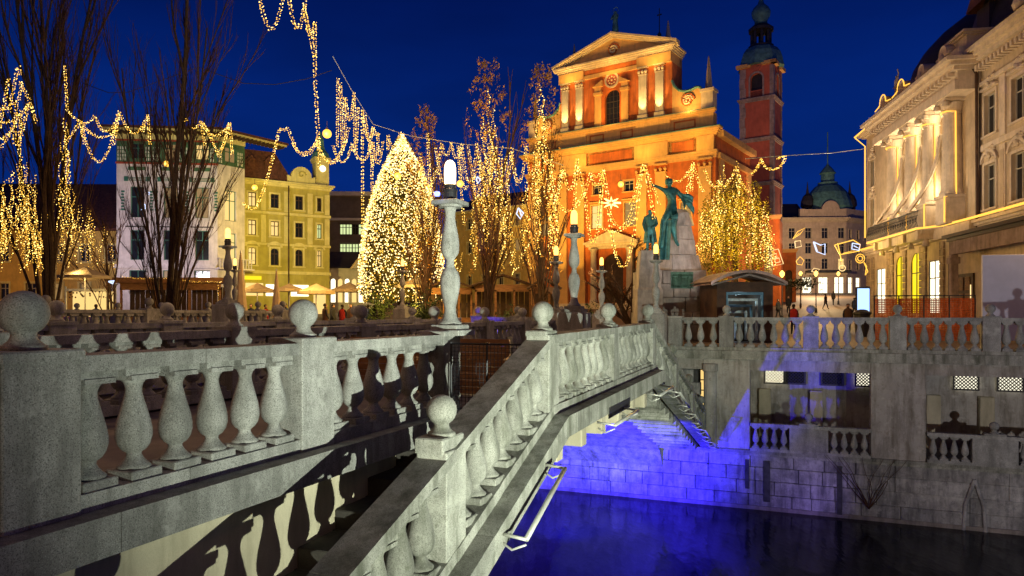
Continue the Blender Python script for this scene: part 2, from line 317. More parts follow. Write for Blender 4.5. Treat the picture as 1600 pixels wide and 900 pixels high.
# far quay railing: right of the bridge, between the bridges, left
QA = BANG - math.pi / 2      # local x = +d
Q = 20.1
qp = [-.9 + .0, .82 - .0, 3.56, 6.15, 8.71, 11.3, 13.9, 16.5, 19.1]
balustrade('long quay balustrade above the arcade on the right bank', BF(Q, 0, .0), QA, [-.95] + qp[1:], dict(f=lambda x: .04, kinks=[]), H=.93, fascia=1, pw=.24, beam=False, skipball=(0,))
balustrade('quay balustrade between the footbridge and the central road bridge', BF(Q, -9.1, 0), QA, [0.3, 2.0, 3.8], dict(f=lambda x: .04, kinks=[]), H=.93, fascia=1, beam=False)
balustrade('quay balustrade at the far left, beyond the central road bridge', BF(Q, -30, 0), QA, [-14, -11, -8, -5, -2, 1, 4, 7, 10, 12.2], dict(f=lambda x: .35, kinks=[]), H=.9, fascia=1, beam=False)

# ------------------------------------------------------------------ footbridge: deck, arch, stairs
fb = thing('footbridge', 'concrete footbridge with a shallow arch and side stairs, lit blue underneath', 'bridge', BF(0, 0, 0), BANG)
g = G(); g.box(-7.4, 2.7, 1.33, 5.28, -.50, -.165); g.box(2.7, 10.0, -.15, 5.28, -.50, -.165); g.box(10.0, 20.0, 1.33, 5.28, -.50, -.165); part('deck_slab', g, 'deck', fb)
def archz(s):
    u_ = abs(s - 6.4) / 13.6; return -1.28 - 3.6 * (1 - math.sqrt(max(0, 1 - min(1, u_) ** 2 * .985)))
N = 40; ss = [-7.2 + 27.2 * i / N for i in range(N + 1)]
g = G()
for a, b_ in zip(ss[:-1], ss[1:]):
    g.sbox(a, b_, 1.40, 5.15, archz(a), archz(b_), min(-.5, archz(a) + .34), min(-.5, archz(b_) + .34))
part('arch_rib', g, 'granite_old', fb)
g = G()
for a, b_ in zip(ss[:-1], ss[1:]):
    if archz(a) + .34 < -.52 or archz(b_) + .34 < -.52: g.sbox(a, b_, 1.62, 5.0, archz(a) + .3, archz(b_) + .3, -.5, -.5)
part('spandrel_wall', g, 'render', fb)
g = G(); g.box(-7.4, 2.62, 1.40, 1.60, -4.2, -.44); part('side_wall', g, 'cream_wall', fb)
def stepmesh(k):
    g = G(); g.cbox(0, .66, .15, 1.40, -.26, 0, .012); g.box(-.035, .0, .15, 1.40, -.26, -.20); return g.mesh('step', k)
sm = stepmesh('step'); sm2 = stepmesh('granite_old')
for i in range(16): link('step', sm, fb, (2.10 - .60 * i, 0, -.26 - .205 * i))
for i in range(16): link('step', sm2, fb, (9.98 + .62 * i, 0, -.26 - .203 * i))
g = G(); g.box(-9.5, -7.4, -.4, 1.5, -4.1, -3.75); part('landing', g, 'granite_old', fb)
# corbels beneath the deck edge
cm = G().cbox(-.14, .14, -.05, .75, -.85, -.45, .02).mesh('corbel', 'cream_wall')
for s_ in (3.4, 4.6, 5.8, 7.0, 8.2, 9.4): link('corbel', cm, fb, (s_, 0, 0))
g = G(); g.box(4.9, 6.4, -.365, -.35, -.47, -.30); part('dark_vent', g, 'iron', fb)
# pipe brackets hung from the edge beam
def bracket(s0, s1, dz0, dz1, d=.6):
    g = G(); y = -d; g.tube([(s0, y, dz0), (s1, y, dz1)], .028, 8)
    for s_, z_ in ((s0, dz0), (s1, dz1)):
        g.tube([(s_, y, z_), (s_, -.33, z_ + .03)], .018, 6); g.tube([(s_, y, z_ - .05), (s_, -.45, z_ - .12), (s_, -.34, z_ - .05)], .012, 6)
    part('light_tube', g, 'steel', fb, smooth=True)
for a, b_ in ((.62, 1.88), (4.3, 5.9), (8.0, 9.6), (10.6, 12.2), (13.2, 14.6), (15.6, 17.0), (18.0, 19.2)):
    f = lambda s_: stairh(s_) - .30 if s_ < 2.82 else stairh(s_) - .5
    bracket(a, b_, f(a), f(b_))
# central road bridge
cb = thing('road_bridge', 'broad central stone road bridge behind the footbridge', 'bridge', BF(0, 0, 0), BANG)
g = G(); g.box(-7.4, 20.0, 8.9, 17.8, -.55, -.07); part('deck_slab', g, 'deck', cb)
g = G()
for a, b_ in zip(ss[:-1], ss[1:]): g.sbox(a, b_, 9.3, 17.4, archz(a) - .1, archz(b_) - .1, -.55, -.55)
part('arch_vault', g, 'render', cb)
# stair-top gate
gt = thing('wire_gate', 'black wire mesh gate closing the top of the stairs beside the tallest lamp', 'gate', BF(2.62, -1.22, 0), BANG - math.pi / 2)
g = G()
for x in (0, .52, 1.04): g.tube([(x, 0, -.12), (x, 0, .78)], .014, 6)
for z in (-.1, .76): g.tube([(0, 0, z), (1.04, 0, z)], .014, 6)
part('gate_frame', g, 'iron', gt)
g = G()
for i in range(1, 20): g.box(i * .052 - .003, i * .052 + .003, -.004, .004, -.1, .76)
for i in range(1, 17): g.box(0, 1.04, -.0035, .0035, -.1 + i * .0506 - .003, -.1 + i * .0506 + .003)
part('wire_mesh', g, 'iron', gt)
# brown timber hoarding seen behind the gate
hd = thing('timber_hoarding', 'low brown boarded barrier on the footbridge behind the wire gate', 'barrier', BF(4.6, -4.2, -.16), BANG - math.pi / 2)
pm = G().cbox(0, 1.5, 0, .03, 0, .105, .006).mesh('board', 'wood')
for i in range(8): link('board', pm, hd, (.0, 0, .02 + i * .112)); link('board', pm, hd, (1.52, 0, .02 + i * .112))
g = G(); [g.box(x, x + .07, .03, .1, 0, .95) for x in (0, 1.48, 2.95)]; part('frame_post', g, 'darkwood', hd)

# ------------------------------------------------------------------ far quay: arcade and masonry
qa = thing('quay_arcade', 'weathered quay wall with an open arcade and block masonry above the water', 'quay wall', BF(20, 0, 0), QA)
# local x = d, local y = s (into the bank), z up
g = G(); g.box(-1.6, 22, -.22, .55, -.42, -.12); g.box(-1.6, 22, -.12, .5, -.12, -.0); g.box(-1.6, 22, .5, 4.2, -.42, -.05); part('slab', g, 'granite_old', qa)
g = G(); g.box(-1.5, 22, -.02, .35, -.80, -.422); part('lintel_beam', g, 'render', qa)
for x0, x1 in ((.05, 1.61), (5.36, 6.94), (10.6, 12.2), (15.9, 17.5)):
    g = G(); g.cbox(x0, x1, -.06, .45, -3.55, -.42 - .003, .02)
    if x0 < 1: g.lathe([(.24, -3.5), (.22, -.9), (.27, -.85), (.27, -.6)], 16, (.28, -.06, 0))
    part('pier', g, 'render', qa)
g = G(); g.box(-1.5, 22, -.16, .6, -3.66, -3.55); part('sill_course', g, 'granite_old', qa)
g = G(); g.box(.1, 22, .5, 3.2, -3.68, -3.58); part('gallery_floor', g, 'deck', qa)
g = G(); g.box(-1.5, 22, 3.0, 3.4, -3.6, -.42); part('gallery_back_wall', g, 'render', qa)
# shop niche at the foot of the stair
g = G(); g.box(-1.2, -.2, 2.2, 2.3, -2.6, -1.0); part('shop_pane', g, 'lit', qa)
g = G(); [g.box(-1.2 + .25 * i, -1.17 + .25 * i, 2.16, 2.19, -2.6, -1.0) for i in range(5)]; [g.box(-1.2, -.2, 2.16, 2.19, -2.6 + .4 * i, -2.56 + .4 * i) for i in range(5)]; part('shop_frame', g, 'darkwood', qa)
g = G(); g.box(-1.05, -.15, .2, .26, -.8, -.58); part('shop_sign', g, 'greensign', qa)
def lattice(x, z, lit):
    g = G(); g.box(x - .36, x + .36, 2.90, 2.96, z - .30, z + .30); part('lattice_pane', g, lit, qa)
    g = G(); k = .115; n = 7
    for i in range(-n, n + 1):
        for sg in (1, -1):
            c = i * k; pts = []
            # diagonal bar: xx + sg*zz = c clipped to the square
            a0 = max(-.36, c - .30) if sg > 0 else max(-.36, c - .30); a1 = min(.36, c + .30)
            if a1 - a0 < .03: continue
            p0 = (x + a0, 2.88, z + (c - a0) * sg); p1 = (x + a1, 2.88, z + (c - a1) * sg); g.tube([p0, p1], .017, 4)
    g.box(x - .40, x + .40, 2.86, 2.9, z + .30, z + .36); g.box(x - .40, x + .40, 2.86, 2.9, z - .36, z - .30); g.box(x - .40, x - .34, 2.86, 2.9, z - .3, z + .3); g.box(x + .34, x + .4, 2.86, 2.9, z - .3, z + .3)
    part('lattice_window', g, 'darkframe', qa)
for x, l in ((2.35, 'litwhite'), (3.05, 'glass'), (4.35, 'glass'), (5.5, 'lattice_lit'), (6.6, 'screen'), (8.6, 'lattice_lit'), (9.9, 'lattice_lit'), (11.6, 'glass'), (13.6, 'glass')): lattice(x, -1.15, l)
for x in (2.0, 3.8, 7.6, 9.2, 10.9, 12.4): part('gallery_pilaster', G().cbox(x - .22, x + .22, 2.72, 3.0, -3.58, -1.7, .02), 'cream_wall', qa)
# masonry blocks (visible reach), water stains come from the material
NB = 6; bh = (5.6 - 3.66) / 4.4
random.seed(3)
shapes = {}
def block(w_, h_, v):
    if (w_, h_, v) not in shapes:
        r = random.Random(v); g = G(); j = .010 if w_ < 1.5 else .004
        g.cbox(j, w_ - j, -.02 - r.random() * .035, .3, j, h_ - j, .018); shapes[(w_, h_, v)] = g.mesh('stone_block', 'masonry')
    return shapes[(w_, h_, v)]
for i in range(5):
    z = -3.66 - (i + 1) * .47; x = -9.2 - (.45 if i % 2 else 0)
    while x < 12.2:
        w_ = random.choice((.62, .75, .95, 1.15, 1.4)) if x < 5.3 else random.choice((1.9, 2.6, 3.1)); link('stone_block', block(w_, .47, random.randint(0, 6)), qa, (x, random.uniform(-.012, .012), z), (random.uniform(-.012, .012), random.uniform(-.004, .004), random.uniform(-.008, .008))); x += w_
g = G(); g.box(-30, 40, .03, .8, -8, -3.67); part('backing', g, 'mortar', qa)
g = G(); g.box(-9.3, 12.3, -.12, .25, -3.74, -3.662); part('coping', g, 'granite_old', qa)
# upper bank wall behind the footbridge arch
for i in range(7):
    z = -3.66 + i * .47; x = -9.2 - (.45 if i % 2 else 0)
    while x < -.6:
        w_ = random.choice((.75, .95, 1.15)); w_ = min(w_, .75 if -.55 - x < .95 else w_); link('stone_block', block(w_, .47, random.randint(0, 4)), qa, (x, .35, z)); x += w_
g = G(); g.box(-9.3, -.2, .42, 1.2, -3.67, -.45); part('upper_backing', g, 'mortar', qa)
for x in (-.35, 1.55, 4.2, 8.7):
    pass
g = G(); g.box(-9.3, 12.3, -.085, .2, -5.62, -5.47); part('waterline_course', g, 'monrock', qa)
# vertical drain chases and the pointed fender post
for x, w_, z0 in ((2.05, .22, -5.3), (1.45, .14, -4.9), (4.35, .16, -5.5)):
    g = G(); g.box(x, x + w_, -.09, -.05, z0, -3.9); part('drain_slot', g, 'mortar', qa)
g = G()
for sg in (-1, 1): g.tube([(8.25 + sg * .30, -.08, -5.7), (8.25 + sg * .24, -.08, -4.8), (8.25, -.1, -4.0)], .055, 8)
part('fender_rib', g, 'masonry', qa)
lp = [.0, 1.85]
for nm, x0, x1 in (('centre', 1.62, 5.35), ('right', 6.95, 10.59), ('far', 12.2, 15.9)):
    mid = (x0 + x1) / 2; hw = .60
    t = thing('stone_balustrade', dict(centre='small stone balustrade in the left arcade opening, tinted violet', right='small stone balustrade in the second arcade opening, near the right edge of the view', far='small stone balustrade in the arcade opening beyond the right edge')[nm], 'balustrade', BF(19.92, 0, -3.55) , QA)
    t.location = BF(19.92, 0, -3.55)
    g = G(); g.box(x0, x1, -.12, .12, .84, .95); part('rail', g, 'granite', t)
    g = G(); g.box(x0, x1, -.14, .14, 0.0, .10); part('ledge', g, 'granite', t)
    g = G(); g.cbox(mid - hw, mid + hw, -.13, .13, .10, .84, .01); p = part('panel', g, 'granite', t)
    g = G(); g.cbox(mid - .3, mid + .3, -.15, .15, .95, 1.02, .01); c_ = part('cap', g, 'granite', t); link('ball', get('s', 0, 'granite'), c_, (mid, 0, 1.018), scale=(.95, .95, .95))
    for a, b_ in ((x0, mid - hw), (mid + hw, x1)):
        n = 4; st = (b_ - a - .06) / n
        for k in range(n): link('baluster', get('b', .76, 'granite'), t, (a + .03 + st * (k + .5), 0, .09), scale=(.85, .85, 1))
# bare creeper on the quay wall
cr_ = thing('bare_creeper', 'leafless creeper with long twigs growing from the quay wall above the water', 'plant', BF(19.85, 5.3, -5.2), QA)
g = G(); random.seed(5)
for k in range(9):
    a = random.uniform(-.9, .9); pts = [Vector((0, 0, 0))]
    for q in range(6): pts.append(pts[-1] + Vector((math.sin(a) * .28, -.02 * random.random(), .28))); a += random.uniform(-.35, .35)
    g.tube(pts, .018, 4, .004)
part('stem', g, 'twig', cr_)
# left part of the bank and near bank
lq = thing('left_quay_wall', 'plain dark stone quay wall left of the road bridge', 'quay wall', BF(20, 0, 0), QA)
g = G(); g.box(-60, -9.4, .0, 1.0, -6, -.05); part('wall', g, 'masonry', lq)
nq = thing('near_quay_terrace', 'stone terrace of the near bank below the viewpoint', 'quay wall', BF(-5.2, 0, 0), QA)
g = G(); g.box(1.9, 4.4, -5, -.55, -6, -.55); g.box(4.4, 40, -12, .1, -6, -3.8); g.box(-40, 1.9, -12, -4.4, -6, -3.8); part('terrace', g, 'masonry', nq)

# ------------------------------------------------------------------ baluster-shaped street lamps
def lamp_meshes():
    g = G(); g.cbox(-.30, .30, -.30, .30, 0, .09, .012); g.cbox(-.23, .23, -.23, .23, .09, .17, .012)
    pl = g.mesh('plinth', 'granite')
    pr = [(.185, 0), (.19, .03), (.15, .06), (.115, .12), (.093, .22), (.098, .30), (.125, .42), (.152, .55), (.163, .66), (.158, .76), (.13, .85), (.095, .90), (.075, .92), (.078, .94), (.07, .96), (.066, 1.04),
          (.10, 1.09), (.135, 1.14), (.15, 1.22), (.148, 1.32), (.13, 1.45), (.102, 1.58), (.085, 1.70), (.082, 1.78), (.10, 1.87), (.15, 1.93)]
    g = G(); g.lathe([(r, z + .17) for r, z in pr], 28); col = g.mesh('column', 'granite', True)
    g = G(); g.cbox(-.23, .23, -.23, .23, 2.09, 2.16, .012); g.lathe([(.19, 2.05), (.2, 2.09)], 20); cap = g.mesh('capital', 'granite')
    g = G(); g.lathe([(.115, 2.16), (.115, 2.3), (.125, 2.31), (.125, 2.34), (.10, 2.36), (.10, 2.42)], 20); base = g.mesh('lamp_base', 'iron', False)
    def glass(key):
        g = G(); g.lathe([(.075, 2.42), (.092, 2.45), (.095, 2.60), (.092, 2.70), (.075, 2.77), (.04, 2.81), (.005, 2.82)], 20); return g.mesh('lamp_glass', key, True)
    return pl, col, cap, base, glass('lampglass'), glass('lampglass2')
LM = lamp_meshes()
def street_lamp(label, loc, rz, sc=1.0, far=False, ped=0):
    t = thing('street_lamp', label, 'street lamp', loc, rz, 'baluster shaped stone street lamps')
    for nm, me in zip(('plinth', 'column', 'capital', 'lamp_base', 'lamp_glass'), LM[:4] + (LM[5 if far else 4],)): link(nm, me, t, scale=(sc, sc, sc))
    q_ = lamp('POINT', (0, 0, 2.62 * sc), (1, .62, .26), 70 if not far else 95 * sc, .06, name='lamp_filament'); q_.parent = t
    if ped:
        g = G(); g.cbox(-.34, .34, -.34, .34, -ped, 0, .02); part('pedestal', g, 'granite', t)
    return t
k0 = 2.82 / 2.66
street_lamp('tallest lamp, nearest, a double bellied grey stone column at the stair top', BF(2.94, -1.40, .86), BANG, .86)
def lampat(px, ytop, ybase, Y, label):
    h_ = (ybase - ytop) / FOC * Y; p = P(px, ybase, Y); street_lamp(label, p, BANG, h_ / 2.82, True, ped=1.1)
lampat(897, 328, 488, 17.3, 'second tallest stone lamp, at the footbridge behind the ball finials, in front of the church')
lampat(869, 384, 490, 25.5, 'slim stone lamp just left of the second tallest lamp')
lampat(940, 402, 490, 30, 'small stone lamp between the second tallest lamp and the poet statue')
lampat(1025, 381, 490, 24.4, 'stone lamp directly in front of the monument pedestal')
lampat(356, 356, 476, 22, 'stone lamp in front of the white building corner')
lampat(367, 404, 480, 33, 'smaller stone lamp half hidden behind the lamp by the white building')
lampat(629, 405, 482, 34, 'small stone lamp standing before the lit Christmas tree')

# ------------------------------------------------------------------ facade helpers
def wall_holes(g, x0, x1, z0, z1, holes, y=0.0, rev=.3):
    xs = sorted({x0, x1, *[h[0] for h in holes], *[h[1] for h in holes]}); zs = sorted({z0, z1, *[h[2] for h in holes], *[h[3] for h in holes]})
    for a, b_ in zip(xs[:-1], xs[1:]):
        for c, d in zip(zs[:-1], zs[1:]):
            mx, mz = (a + b_) / 2, (c + d) / 2
            if any(h[0] < mx < h[1] and h[2] < mz < h[3] for h in holes): continue
            g.add([(a, y, c), (b_, y, c), (b_, y, d), (a, y, d)], [(0, 1, 2, 3)])
    for h in holes:
        a, b_, c, d = h[:4]
        g.add([(a, y, c), (b_, y, c), (b_, y, d), (a, y, d), (a, y + rev, c), (b_, y + rev, c), (b_, y + rev, d), (a, y + rev, d)], [(0, 4, 5, 1), (3, 2, 6, 7), (0, 3, 7, 4), (1, 5, 6, 2)])
        if len(h) > 4 and h[4]:   # arched head: fill the corners
            r = (b_ - a) / 2; pts = arc((a + b_) / 2, d - r, r, 180, 90, 6); g.prism([(a, d)] + pts[::-1], y, y + rev); pts = arc((a + b_) / 2, d - r, r, 0, 90, 6); g.prism([(b_, d)] + pts, y, y + rev)
    return g
WC = {}
def window(parent, x, z, w_, h_, lit='glass', y=0.0, fr='frame', trim=None, style='', arch_=False, rev=.22):
    """x centre, z bottom"""
    key = (round(w_, 2), round(h_, 2), fr, trim, style, arch_)
    if key not in WC:
        g = G(); t_ = .06; a = w_ / 2
        g.box(-a, -a + t_, rev - .06, rev, 0, h_); g.box(a - t_, a, rev - .06, rev, 0, h_); g.box(-a, a, rev - .055, rev, 0, t_); g.box(-a, a, rev - .055, rev, h_ - t_, h_)
        g.box(-.035, .035, rev - .05, rev, t_, h_ - t_); g.box(-a, a, rev - .045, rev, h_ * .66, h_ * .66 + .07)
        if trim:
            g.mi = 1; s = .16
            g.box(-a - s, -a, -.06, .02, -.05, h_ + s); g.box(a, a + s, -.06, .02, -.05, h_ + s); g.box(-a, a, -.055, .02, h_, h_ + s)
            g.box(-a - s - .08, a + s + .08, -.14, .02, -.17, -.05)
            if 'hood' in style: g.box(-a - s - .12, a + s + .12, -.2, .02, h_ + s + .12, h_ + s + .24)
            if 'ped' in style: g.prism([(-a - s - .12, h_ + s + .05), (a + s + .12, h_ + s + .05), (0, h_ + s + .5)], -.2, .02)
            if 'arc' in style:
                pts = arc(0, h_ * .92, a + .42, 20, 160, 10); inner = arc(0, h_ * .92, a + .24, 160, 20, 10); g.prism(pts + inner, -.16, .02)
            if 'orn' in style:
                r = random.Random(4)
                for q in range(16): g.bulb((r.uniform(-a, a) * .9, -.08, h_ + s + .25 + r.uniform(0, .65)), r.uniform(.09, .2))
                g.lathe([(.02, 0), (.14, .08), (.16, .2), (.05, .34)], 8, (0, -.12, h_ + s + .25))
        me = g.mesh('window', [fr, trim or fr])
        gp = G(); gp.box(-a + .01, a - .01, rev + .002, rev + .03, .01, h_ - .01)
        WC[key] = (me, gp)
    me, gp = WC[key]; wo = link('window', me, parent, (x, y, z))
    pk = key + (lit,)
    if pk not in WC: WC[pk] = gp.mesh('pane', lit)
    link('pane', WC[pk], wo); return wo
def cornice(g, x0, x1, z0, z1, out, steps=3, y=0, back=.1):
    for i in range(steps):
        a = z0 + (z1 - z0) * i / steps; b_ = z0 + (z1 - z0) * (i + 1) / steps + (0 if i == steps - 1 else .0); o = out * (i + 1) / steps
        g.box(x0 - o * .8, x1 + o * .8, y - o, y + back + .001 * i, a, b_)

nh = thing('sky_blocking_houses', 'added row of plain houses behind the viewpoint, shutting out blue sky light', 'building', BF(-20, 0, 0), QA + math.pi)  # unseen houses added to keep blue sky light off the foreground
g = G(); wall_holes(g, -60, 40, -4, 17, [(-56 + 4 * i, -54.8 + 4 * i, z, z + 2) for i in range(23) for z in (2, 6, 10)]); g.box(-60, 40, .3, 8, -4, 17); part('wall', g, 'ochre', nh)
g = G(); g.add([(-60, -.6, 17), (40, -.6, 17), (40, 5, 21), (-60, 5, 21)], [(0, 1, 2, 3)]); part('roof', g, 'roof', nh)

# ------------------------------------------------------------------ church
CA = math.atan2(-.572, .82)
CO = Vector((21.68 - .82 * 24, 75 + .572 * 24, 0))
def CF(x, y, z): return Vector((CO.x + .82 * x + .572 * y, CO.y - .572 * x + .82 * y, z))
ch = thing('church', 'orange baroque church with a pedimented facade, floodlit from below', 'church', CO, CA)
z0 = .6
lowwin = [(9.05, 10.5, 11.3, 14.0), (13.35, 14.8, 11.3, 14.0), (1.9, 3.1, 10.9, 13.4), (20.1, 21.3, 10.9, 13.4)]
g = G(); wall_holes(g, 0, 24, z0, 20.3, [(*h_, 0) for h_ in lowwin] + [(10.6, 13.2, 2.5, 8.2, 1), (9.3, 10.4, 15.3, 16.5), (13.3, 14.5, 15.3, 16.5)])
g.box(0, .3, .3, 12.6, z0, 20.3); g.box(23.7, 24, .01, 12.6, z0, 20.3); g.box(0, 24, 12.3, 12.6, z0, 20.3); part('facade_wall', g, 'orange', ch)
for x0, x1, a, b_ in lowwin: window(ch, (x0 + x1) / 2, a, x1 - x0, b_ - a, 'lit' if x0 < 12 and x0 > 9 else 'litdim', trim='peach', style='hood')
for x0 in (9.3, 13.3): window(ch, x0 + .6, 15.3, 1.2, 1.2, 'glass', trim='peach')
def pilaster(g, x0, x1, a, b_, out=.28, cap=.8, y=0):
    g.box(x0, x1, y - out, y + .02, a + .5, b_ - cap); g.box(x0 - .1, x1 + .1, y - out - .1, y + .02, a, a + .5)
    g.box(x0 - .06, x1 + .06, y - out - .06, y + .02, b_ - cap, b_ - cap + .12); g.box(x0 - .14, x1 + .14, y - out - .14, y + .02, b_ - .14, b_)
    for sx_ in (x0 + .06, (x0 + x1) / 2, x1 - .06): g.lathe([(.05, 0), (.16, .1), (.19, .25), (.1, .42)], 8, (sx_, y - out - .03, b_ - cap + .16))
lowp = [(.35, 1.5), (4.55, 5.8), (6.95, 8.2), (14.95, 16.2), (17.25, 18.5), (22.2, 23.6)]
for x0, x1 in lowp:
    g = G(); pilaster(g, x0, x1, 5.2, 17.9, .32, 1.0); g.box(x0 - .25, x1 + .25, -.5, .02, z0, 5.2); part('pilaster', g, 'peach', ch)
g = G(); cornice(g, 0, 24, 17.9, 18.7, .34, 3); part('architrave', g, 'peach', ch)
for a, b_ in ((0, 4.2), (8.55, 14.6), (18.8, 21.9)):
    g = G(); g.box(a + .3, b_ - .3, -.06, .02, 18.95, 20.05); part('frieze_panel', g, 'orange', ch)
for a, b_ in ((4.3, 8.5), (14.7, 18.7), (22.0, 23.9)):
    g = G(); g.box(a, b_, -.30, .02, 18.7, 20.3); part('frieze_block', g, 'peach', ch)
g = G(); g.box(0, 24, .0, .5, 18.7, 20.3); part('frieze_back', g, 'peach', ch)
g = G(); cornice(g, 0, 24, 20.3, 21.0, .95, 4); g.mi = 1; g.box(-.8, 24.8, -1.0, .1, 21.0, 21.08); part('main_cornice', g, ['peach', 'copper'], ch)
g = G(); g.box(0.2, 23.8, .05, 1.0, 21.08, 22.75); g.box(4.5, 8.4, -.12, .06, 21.1, 22.75); g.box(14.8, 18.9, -.12, .06, 21.1, 22.75); g.box(22.2, 23.8, -.1, .06, 21.1, 22.75); g.box(.2, 1.6, -.1, .06, 21.1, 22.75); part('attic_wall', g, 'peach', ch)
for a, b_ in ((8.6, 10.9), (12.6, 14.6), (19.1, 22.0), (1.8, 4.3)):
    g = G()
    for (p_, q_, r_, s_) in ((a + .2, b_ - .2, 22.2, 22.35), (a + .2, b_ - .2, 21.4, 21.55), (a + .2, a + .35, 21.55, 22.2), (b_ - .35, b_ - .2, 21.55, 22.2)): g.box(p_, q_, .0, .06, r_, s_)
    part('attic_panel', g, 'orange', ch)
g = G(); cornice(g, .2, 23.8, 22.75, 23.15, .35, 2); g.mi = 1; g.box(-.1, 24.1, -.4, .1, 23.15, 23.2); part('attic_ledge', g, ['peach', 'copper'], ch)
# upper storey
g = G(); wall_holes(g, 4.7, 19.1, 23.2, 29.1, [(10.75, 12.7, 23.35, 27.4, 1)], y=.1, rev=.5); g.box(4.7, 5.0, .6, 3, 23.2, 29.1); g.box(18.8, 19.1, .11, 3, 23.2, 29.1); part('upper_wall', g, 'orange', ch)
wdw = window(ch, 11.72, 23.35, 1.95, 4.05, 'glass', y=.1, fr='darkframe', rev=.45)
g = G()
for i in range(1, 6): g.box(10.8, 12.65, .5, .53, 23.35 + i * .66, 23.375 + i * .66)
for i in range(1, 4): g.box(10.75 + i * .49 - .02, 10.75 + i * .49 + .02, .49, .52, 23.4, 27.3)
part('glazing_bar', g, 'darkframe', ch)
for x0, x1 in ((5.05, 5.95), (7.02, 7.92), (15.2, 16.15), (17.2, 18.15)):
    g = G(); pilaster(g, x0, x1, 23.2, 29.1, .3, .9, y=.1); part('pilaster', g, 'lightstone', ch)
for x0, sg in ((9.55, 1), (13.0, -1)):
    g = G(); g.box(x0, x0 + .85, -.15, .12, 23.2, 26.9); g.box(x0 - .12, x0 + .97, -.3, .12, 26.9, 27.25); g.box(x0, x0 + .85, -.2, .12, 27.25, 27.9); g.prism([(x0 - .2, 27.9), (x0 + 1.05, 27.9), (x0 + (1.05 if sg > 0 else -.2), 28.6)], -.35, .12); part('window_column', g, 'peach', ch)
g = G(); pts = arc(11.72, 28.45, .92, 0, 360, 24)[:-1]; inner = arc(11.72, 28.45, .70, 0, 360, 24)[:-1]
for i in range(24):
    j = (i + 1) % 24; g.prism([pts[i], pts[j], inner[j], inner[i]], -.05, .12)
rs = part('rose_window', g, 'lightstone', ch); g = G(); g.prism(arc(11.72, 28.45, .70, 0, 360, 20)[:-1], .04, .08); part('rose_pane', g, 'towerred', rs)
g = G()
for i in range(8):
    a = R(45 * i); g.bulb((11.72 + .42 * math.cos(a), .02, 28.45 + .42 * math.sin(a)), .13)
g.bulb((11.72, 0, 28.45), .18); part('rose_tracery', g, 'lightstone', rs)
g = G(); g.box(4.7, 19.1, -.1, 3, 29.1, 29.55); g.box(4.7, 8.1, -.3, 0, 29.1, 30.2); g.box(15.0, 19.1, -.3, 0, 29.1, 30.2); g.box(4.7, 19.1, .05, 3, 29.55, 30.2); part('upper_entablature', g, 'peach', ch)
g = G(); g.box(8.15, 14.95, -.05, .04, 29.62, 30.12); part('upper_frieze', g, 'orange', ch)
g = G(); cornice(g, 4.7, 19.1, 30.2, 30.95, .65, 4, back=3); part('upper_cornice', g, 'lightstone', ch)
g = G(); g.prism([(4.5, 30.95), (19.3, 30.95), (11.9, 33.5)], .1, 3.0); part('tympanum', g, 'peach', ch)
for sg in (1, -1):
    g = G(); ex = 11.9 - sg * 8.0
    for k in range(3):
        o = .25 + .22 * k; zo = .16 * k - .25; g.prism([(ex, 30.97 + zo), (11.9, 33.55 + zo), (11.9, 33.74 + zo), (ex, 31.2 + zo)] if sg > 0 else [(11.9, 33.55 + zo), (ex, 30.97 + zo), (ex, 31.2 + zo), (11.9, 33.78 + zo)], -o, .3 + .002 * k)
    part('raking_cornice', g, 'lightstone', ch)
def spiral(g, cx, cz, r0, turns, y, sg=1, th=.09, a0=0):
    pts = []
    for i in range(int(turns * 16) + 1):
        a = 2 * math.pi * i / 16; r = r0 * (1 - i / (turns * 16) * .85); pts.append((cx + sg * r * math.cos(a + a0), y, cz + r * math.sin(a + a0)))
    g.tube(pts, th, 6)
g = G(); spiral(g, 11.9, 31.95, .75, 2, .05); part('pediment_roundel', g, 'orange', ch)
g = G(); spiral(g, 11.9, 31.95, .5, 1.5, -.02, th=.12); part('pediment_scroll', g, 'lightstone', ch)
# side volutes
for sg in (1, -1):
    X = lambda x: x if sg > 0 else 23.8 - x
    top = [(19.1, 26.9), (19.4, 26.2), (19.9, 25.7), (20.6, 25.45), (21.3, 25.5), (21.9, 25.7), (22.3, 25.6), (22.4, 25.4)]
    poly = [(X(x), z) for x, z in top] + [(X(22.4), 23.2), (X(19.1), 23.2)]
    if sg > 0: poly = poly[::-1]
    g = G(); g.prism(poly, .1, .9); v = part('side_volute', g, 'peach', ch)
    g = G(); g.tube([(X(x), .05, z + .08) for x, z in top], .16, 6); part('volute_coping', g, 'copper', v)
    g = G(); spiral(g, X(20.9), 24.5, .78, 2.2, .0, sg, .09); part('volute_scroll', g, 'orange', v)
    g = G(); spiral(g, X(20.9), 24.5, .58, 1.8, -.03, sg, .11); part('volute_band', g, 'lightstone', v)
    a, b_ = sorted((X(22.4), X(23.7)))
    g = G(); g.box(a, b_, 0, 1.3, 23.2, 25.1); g.box(a - .12, b_ + .12, -.12, 1.42, 25.1, 25.4); part('obelisk_pedestal', g, 'lightstone', ch)
    g = G(); g.lathe([(.55, 25.4), (.5, 25.6), (.42, 25.65), (.08, 28.9), (.01, 29.1)], 4, ((a + b_) / 2, .6, 0)); part('obelisk', g, 'towerstone', ch)
    cx = X(18.0)
    g = G(); g.lathe([(.55, 31.5), (.55, 31.9), (.42, 31.95), (.07, 34.3), (.01, 34.5)], 4, (cx, 1.6, 0)); part('obelisk', g, 'towerstone', ch)
